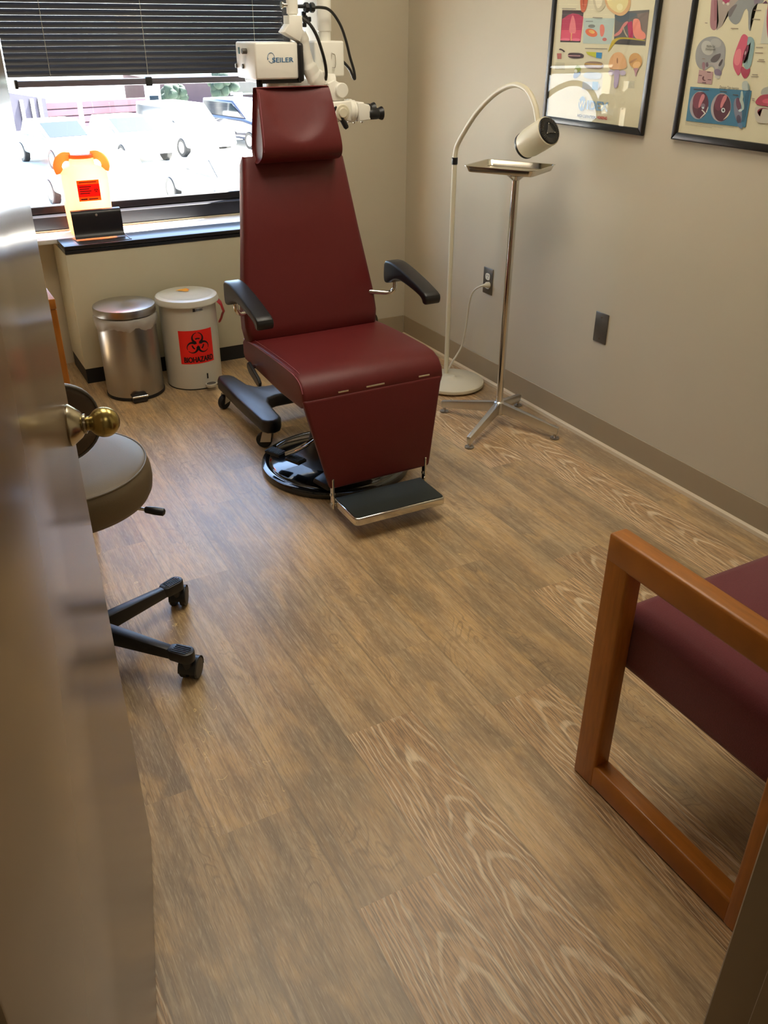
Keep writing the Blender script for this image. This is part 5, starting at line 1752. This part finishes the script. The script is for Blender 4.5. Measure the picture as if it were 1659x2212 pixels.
('2c3038',1,[(1.9854,1.2306),(1.9853,1.2295),(1.9855,1.2285),(1.9861,1.2277),(1.9869,1.2272),(1.9879,1.2269),(1.989,1.227),(1.99,1.2274),(1.991,1.2281),(1.9917,1.2291),(1.9921,1.2301),(1.9922,1.2312),(1.992,1.2322),(1.9914,1.233),(1.9906,1.2335),(1.9896,1.2338),(1.9886,1.2337),(1.9875,1.2333),(1.9866,1.2326),(1.9858,1.2316)]),
('3c6c88',1,[(1.9229,1.2788),(1.9079,1.29),(1.9037,1.2876),(1.9064,1.2643),(1.9035,1.2121),(1.9115,1.2008),(1.9158,1.2244),(1.9137,1.2508)]),
('8a90a4',1,[(1.9212,1.2346),(1.9172,1.2244),(1.9149,1.215),(1.9145,1.2072),(1.9161,1.2018),(1.9196,1.1994),(1.9245,1.2002),(1.9305,1.2042),(1.9369,1.2109),(1.943,1.2197),(1.9484,1.2298),(1.9524,1.2401),(1.9547,1.2496),(1.955,1.2573),(1.9533,1.2626),(1.9499,1.2649),(1.9449,1.264),(1.939,1.26),(1.9326,1.2533),(1.9265,1.2446)]),
('7a5468',1,[(1.9293,1.2519),(1.9274,1.2468),(1.9264,1.242),(1.9265,1.238),(1.9276,1.2353),(1.9297,1.2341),(1.9325,1.2344),(1.9359,1.2364),(1.9393,1.2397),(1.9426,1.2441),(1.9453,1.2491),(1.9473,1.2543),(1.9483,1.2591),(1.9482,1.263),(1.947,1.2657),(1.9449,1.2669),(1.9421,1.2665),(1.9387,1.2646),(1.9353,1.2613),(1.9321,1.2569)]),
('5c5468',1,[(1.9173,1.2116),(1.9162,1.208),(1.916,1.2046),(1.9168,1.2018),(1.9183,1.1998),(1.9206,1.1988),(1.9233,1.199),(1.9263,1.2002),(1.9291,1.2025),(1.9316,1.2056),(1.9335,1.2091),(1.9345,1.2127),(1.9347,1.2161),(1.934,1.2189),(1.9324,1.2209),(1.9301,1.2219),(1.9274,1.2217),(1.9244,1.2204),(1.9216,1.2182),(1.9191,1.2151)]),
('c2cec8',1,[(1.9391,1.3064),(1.9297,1.3117),(1.9185,1.3099),(1.9111,1.2988),(1.9093,1.2886),(1.9228,1.2853),(1.9345,1.2885)]),
('93a6a2',1,[(1.9199,1.3086),(1.9097,1.3001),(1.9058,1.2888),(1.9128,1.2884)]),
('b8ccc4',1,[(1.937,1.2845),(1.9299,1.2849),(1.9275,1.276),(1.9213,1.2672),(1.927,1.2669),(1.9148,1.2481),(1.9135,1.2364),(1.9221,1.2344),(1.923,1.2449),(1.9385,1.2623),(1.9345,1.2677)]),
('c8dce0',1,[(1.9194,1.2364),(1.919,1.2354),(1.9192,1.2342),(1.9201,1.2331),(1.9215,1.232),(1.9233,1.2311),(1.9253,1.2306),(1.9274,1.2304),(1.9294,1.2306),(1.931,1.2311),(1.932,1.2319),(1.9325,1.233),(1.9322,1.2342),(1.9314,1.2353),(1.93,1.2364),(1.9281,1.2372),(1.9261,1.2378),(1.924,1.238),(1.922,1.2378),(1.9205,1.2373)]),
('6d8cae',1,[(1.9295,1.1993),(1.9122,1.2034),(1.9048,1.1894),(1.9104,1.1862),(1.9217,1.1906)]),
('b8bcb4',1,[(1.8652,1.2948),(1.8381,1.3025),(1.8039,1.3006),(1.7985,1.281),(1.8391,1.2811),(1.8656,1.277)]),
('d2cec0',1,[(1.8756,1.2488),(1.8578,1.2481),(1.8302,1.2487),(1.7765,1.2499),(1.7661,1.2128),(1.8294,1.2076),(1.8572,1.2066),(1.87,1.2213),(1.8743,1.234)]),
('b44860',1,[(1.8799,1.2569),(1.8739,1.2689),(1.8625,1.2785),(1.8392,1.2814),(1.7871,1.2879),(1.7779,1.2548),(1.8309,1.2506),(1.866,1.2524)]),
('d8647c',1,[(1.8581,1.2622),(1.8465,1.2705),(1.8293,1.2703),(1.783,1.2732),(1.7806,1.2646),(1.8428,1.2568)]),
('9c4858',1,[(1.8665,1.2345),(1.8616,1.2427),(1.847,1.2469),(1.8296,1.2462),(1.829,1.2443),(1.8463,1.2444),(1.8575,1.2404),(1.8641,1.2321),(1.8515,1.2246),(1.8527,1.2226)]),
('5a5a58',0,[(2.1165,1.2807),(2.0572,1.2823),(2.0566,1.2799),(2.1159,1.2783)]),
('5a5a58',0,[(2.0142,1.2802),(1.9876,1.2801),(1.987,1.2778),(2.0136,1.2779)]),
('5a5a58',0,[(1.9638,1.2745),(1.9435,1.2741),(1.9429,1.2718),(1.9632,1.2722)]),
('9a8e80',0,[(1.8934,1.2689),(1.8825,1.2681),(1.8819,1.2658),(1.8928,1.2667)]),
('9a8e80',0,[(1.8915,1.2652),(1.8824,1.2642),(1.8818,1.2619),(1.8909,1.2629)]),
('aaa492',0,[(2.1289,1.1857),(1.9375,1.1872),(1.9373,1.1863),(2.1286,1.1847)]),
('aaa492',0,[(2.1282,1.1829),(1.9783,1.184),(1.9781,1.183),(2.128,1.1819)]),
('aaa492',0,[(2.1275,1.1801),(2.0202,1.1807),(2.02,1.1797),(2.1273,1.1791)]),
]



def on_wall(y, z, x):        # text frame on the right wall
    return Matrix(((0, 0, -1, x), (-1, 0, 0, y), (0, 1, 0, z), (0, 0, 0, 1)))


INKS = {}


def chart(y0, y1, z0, z1, data, label):
    """frame between y0 (nearer the camera) and y1; print behind glass"""
    t = thing('framed_chart', (XW, (y0 + y1) / 2, z0), label, 'picture', 'framed anatomy charts')
    fw, x0 = .022, XW - .016
    fr = G()
    for pl in ([(y0, z0), (y1, z0), (y1 - fw, z0 + fw), (y0 + fw, z0 + fw)], [(y0, z1), (y1, z1), (y1 - fw, z1 - fw), (y0 + fw, z1 - fw)],
               [(y0, z0), (y0, z1), (y0 + fw, z1 - fw), (y0 + fw, z0 + fw)], [(y1, z0), (y1, z1), (y1 - fw, z1 - fw), (y1 - fw, z0 + fw)]):
        fr.prism(pl, 'yz', x0, XW - .001, .004, 2)
    fr.put('frame', M_PFRAME, t)
    mats = [M_PAPER]
    g = G()
    g.box(XW - .0085, XW - .002, y0 + fw - .006, y1 - fw + .006, z0 + fw - .006, z1 - fw + .006)
    xx = XW - .0087
    lo, hi = y0 + fw - .003, y1 - fw + .003
    for c, smooth, pts in data:
        if c not in INKS:
            INKS[c] = mat('ink_' + c, c, .7)
        if INKS[c] not in mats:
            mats.append(INKS[c])
        g.mi = mats.index(INKS[c])
        p = chaikin(pts, 2) if smooth else pts
        p = [(min(max(y, lo), hi), min(z, z1 - fw)) for y, z in p]
        q = [p[0]]
        for a in p[1:]:
            if abs(a[0] - q[-1][0]) + abs(a[1] - q[-1][1]) > 2e-4:
                q.append(a)
        g.poly([(xx, y, z) for y, z in q])
        xx -= .00004
    g.mi = 0
    pr = g.put('print', mats, t, flat=True)
    g = G()
    g.box(XW - .0138, XW - .0126, y0 + fw - .004, y1 - fw + .004, z0 + fw - .004, z1 - fw + .004)
    g.put('glass', M_PGLASS, t)
    return pr, xx


pr, xx = chart(2.308, 2.842, 1.130, 1.85, CHART_LEFT, 'left framed anatomy chart with colour drawings above the lamp')
M_WBLUE = mat('pale_blue_ink', '7ea6cc', .6)
g = G()
g.bold('IDEX', on_wall(2.6015, 1.1905, xx), .040, .0016, width=.108)
g.poly([(xx, 2.6255 + .0185 * math.cos(2 * PI * k / 36), 1.2055 + .0235 * math.sin(2 * PI * k / 36)) for k in range(36)])
g.put('lettering', M_WBLUE, pr, flat=True)
g = G()
g.bold('W', on_wall(2.6425, 1.191, xx - .0001), .036, .0006, width=.034)
g.put('white_letter', M_PAPER, pr, flat=True)
g = G()
g.text('HIGH DEFINITION', on_wall(2.645, 1.1625, xx), .0125, bold=.0005, width=.099)
g.put('tagline', M_INK, pr, flat=True)
g = G()
g.text('HEARING', on_wall(2.540, 1.1645, xx), .0125, bold=.0005, width=.052)
g.put('red_tagline', mat('red_ink', 'c03028', .6), pr, flat=True)
pr, xx = chart(1.645, 2.177, 1.133, 1.85, CHART_RIGHT, 'right framed anatomy chart with a grey skull drawing')
g = G()
g.text('Drainage Tube Insertion', on_wall(2.018, 1.2865, xx), .0115, shear=.25, width=.072)
g.text('Middle Ear', on_wall(2.094, 1.3925, xx), .0085, width=.033)
g.text('Development', on_wall(2.096, 1.3845, xx), .0085, width=.038)
g.put('lettering', mat('dark_text_ink', '3c3832', .6), pr, flat=True)

# ------------------------------------------------------------------ rolling stool behind the door
KX, KY = .193, 1.925
rs = thing('rolling_stool', (KX, KY, 0), 'taupe vinyl rolling stool half hidden behind the open door', 'stool')
SX, SY = .19, 1.968
g = G()
g.lathe([(.19, .452), (.206, .455), (.213, .468), (.216, .49), (.2145, .515), (.2085, .536), (.2045, .5405), (.197, .544), (.15, .549), (.001, .551)], (SX, SY, 0), 72)
st_ = g.put('seat', M_TAUPE, rs, 60)
g = G()
g.tube([(SX + .2068 * math.cos(2 * PI * k / 72), SY + .2068 * math.sin(2 * PI * k / 72), .5398) for k in range(73)], .0022, 6)
g.put('piping', M_TAUPE, st_)
g = G()
outl = [(.118 + .158 * math.copysign(abs(math.cos(a)) ** .75, math.cos(a)), .729 + .094 * math.copysign(abs(math.sin(a)) ** .8, math.sin(a))) for a in [2 * PI * k / 48 for k in range(48)]]
def ysh(x): return -.06 * ((x - .118) / .16) ** 2 * -1
g.loft([[(.118 + (x - .118) * k, 1.752 + d + .10 * ((x - .118)) ** 2 * 10 * .35, .729 + (z - .729) * k) for x, z in outl] for k, d in ((.01, -.010), (.90, -.008), (.97, -.004), (1.0, .004), (1.0, .012), (.97, .018), (.9, .022), (.01, .024))])
bk_ = g.put('backrest', mat('dark_taupe_vinyl', '45382a', .45, bump=.1, bscale=400), rs, 60)
g = G()
g.tube([(.118 + (x - .118) * .985, 1.752 - .003 + .35 * (x - .118) ** 2 * 10 * .1, .729 + (z - .729) * .985) for x, z in outl + outl[:1]], .003, 8)
g.put('piping', M_GRAY, bk_)
g = G()
g.tube(catmull([(.15, 1.90, .44), (.13, 1.80, .435), (.12, 1.735, .45), (.118, 1.722, .52), (.118, 1.728, .66), (.118, 1.748, .73)], 5), .011, 10, squash=1.6)
g.put('back_support', M_BLACK, rs)
g = G()
g.cyl((KX, KY, .10), (KX, KY, .27), .026, 24)
g.cyl((KX, KY, .27), (KX, KY, .45), .015, 20)
g.box(KX - .09, KX + .09, KY - .09, KY + .09, .438, .454, .003, 1)
g.put('gas_column', M_BLACK, rs)
g = G()
g.tube([(.24, 1.935, .432), (.345, 1.916, .4105), (.372, 1.903, .4055)], .0042, 10)
lev = g.put('lever', M_CHROME, rs)
g = G()
a_, b2 = Vector((.366, 1.906, .4065)), Vector((.4105, 1.884, .397))
g.tube([a_, a_ + (b2 - a_) * .06, a_ + (b2 - a_) * .5, a_ + (b2 - a_) * .92, b2], [.005, .0085, .0105, .010, .005], 14)
g.put('grip', M_BLACK, lev)
g = G()
g.lathe([(.036, .06), (.042, .065), (.042, .105), (.034, .115)], (KX, KY, 0), 28)
g.put('base_hub', M_BLACK, rs)
for k in range(5):
    an = R(24 - 72 * k)
    M = Matrix.Translation((KX, KY, 0)) @ Matrix.Rotation(an, 4, 'Z')
    g = G()
    g.hexa([(.02, -.021, .068), (.268, -.0125, .062), (.268, .0125, .062), (.02, .021, .068), (.02, -.016, .112), (.268, -.011, .088), (.268, .011, .088), (.02, .016, .112)], .004, 2, M)
    lg = g.put('base_leg', M_BLACK, rs)
    g = G()
    cap = [(.228, -.012), (.238, -.018)] + [(.276 + .021 * math.cos(R(t)), .021 * math.sin(R(t))) for t in range(-90, 91, 20)] + [(.238, .018), (.228, .012)]
    g.prism(cap, 'xy', .064, .093, .003, 2, M)
    for i in range(5):
        y = -.0125 + i * .00625
        g.box(.242, .288 - abs(y) * .4, y - .0014, y + .0014, .093, .0945, 0, 1, M)
    cp = g.put('foot_pad', M_BLACK, lg)
    g = G()
    Mc = M @ Matrix.Translation((.276, 0, 0)) @ Matrix.Rotation(R((40, 100, 200, 20, 290)[k]), 4, 'Z')
    g.cyl(tuple(Mc @ Vector((0, 0, .04))), tuple(Mc @ Vector((0, 0, .066))), .013, 16)
    for s_ in (-1, 1):
        c = Mc @ Vector((.016, s_ * .0055, .029))
        g.lathe([(.012, 0), (.027, 0), (.029, .003), (.029, .014), (.026, .018), (.008, .019)], c, 26, Mc.to_3x3() @ Vector((0, s_, 0)))
    hood = [(.016 + .0315 * math.cos(R(t)), .029 + .0315 * math.sin(R(t))) for t in range(-15, 181, 15)] + [(.016 + .0295 * math.cos(R(t)), .029 + .0295 * math.sin(R(t))) for t in range(180, -16, -15)]
    g.prism(hood, 'xz', -.023, .023, 0, 1, Mc)
    g.put('castor', M_BLACK, lg)

# ------------------------------------------------------------------ oak desk behind the stool
dk = thing('wooden_desk', (-.2, 2.85, 0), 'oak desk mostly hidden behind the open door', 'desk')
g = G()
g.box(-.80, .341, 2.603, 3.20, .730, .760, .003, 2)
g.put('desktop', M_OAKV, dk)
for x0 in (.318, -.79):
    g = G()
    g.box(x0, x0 + .022, 2.605, 3.19, 0, .730, .002, 1)
    g.put('side_panel', M_OAKV, dk)
g = G()
g.box(-.768, .318, 3.15, 3.168, .2, .730)
g.put('back_panel', M_OAKV, dk)

# ------------------------------------------------------------------ guest armchair
gc = thing('guest_armchair', (1.32, .76, 0), 'oak-framed armchair with burgundy fabric seat at the lower right', 'chair')
FZ, Y0, Y1 = .618, .530, 1.0205
for x0, x1 in ((1.04, 1.082), (1.555, 1.597)):
    g = G()
    g.box(x0, x1, Y1 - .062, Y1, 0, FZ - .004, .006, 3)
    g.put('front_post', M_OAKV, gc)
    g = G()
    g.box(x0, x1, Y0, Y0 + .062, 0, FZ - .004, .006, 3)
    g.put('rear_post', M_OAKV, gc)
    g = G()
    g.box(x0 - .0005, x1 + .0005, Y0 - .0005, Y1 + .0005, FZ - .062, FZ, .007, 3)
    g.put('armrest', M_OAK, gc)
    g = G()
    g.box(x0 + .0005, x1 - .0005, Y0 + .055, Y1 - .055, .002, .062, .006, 3)
    g.put('bottom_rail', M_OAK, gc)
g = G()
g.box(1.083, 1.554, .50, 1.005, .300, .452, .030, 5)
g.put('seat', M_FABRIC, gc, 60)
g = G()
g.hexa([(1.083, .47, .44), (1.554, .47, .44), (1.554, .55, .44), (1.083, .55, .44), (1.083, .46, .80), (1.554, .46, .80), (1.554, .52, .80), (1.083, .52, .80)], .02, 4)
g.put('backrest', M_FABRIC, gc, 60)
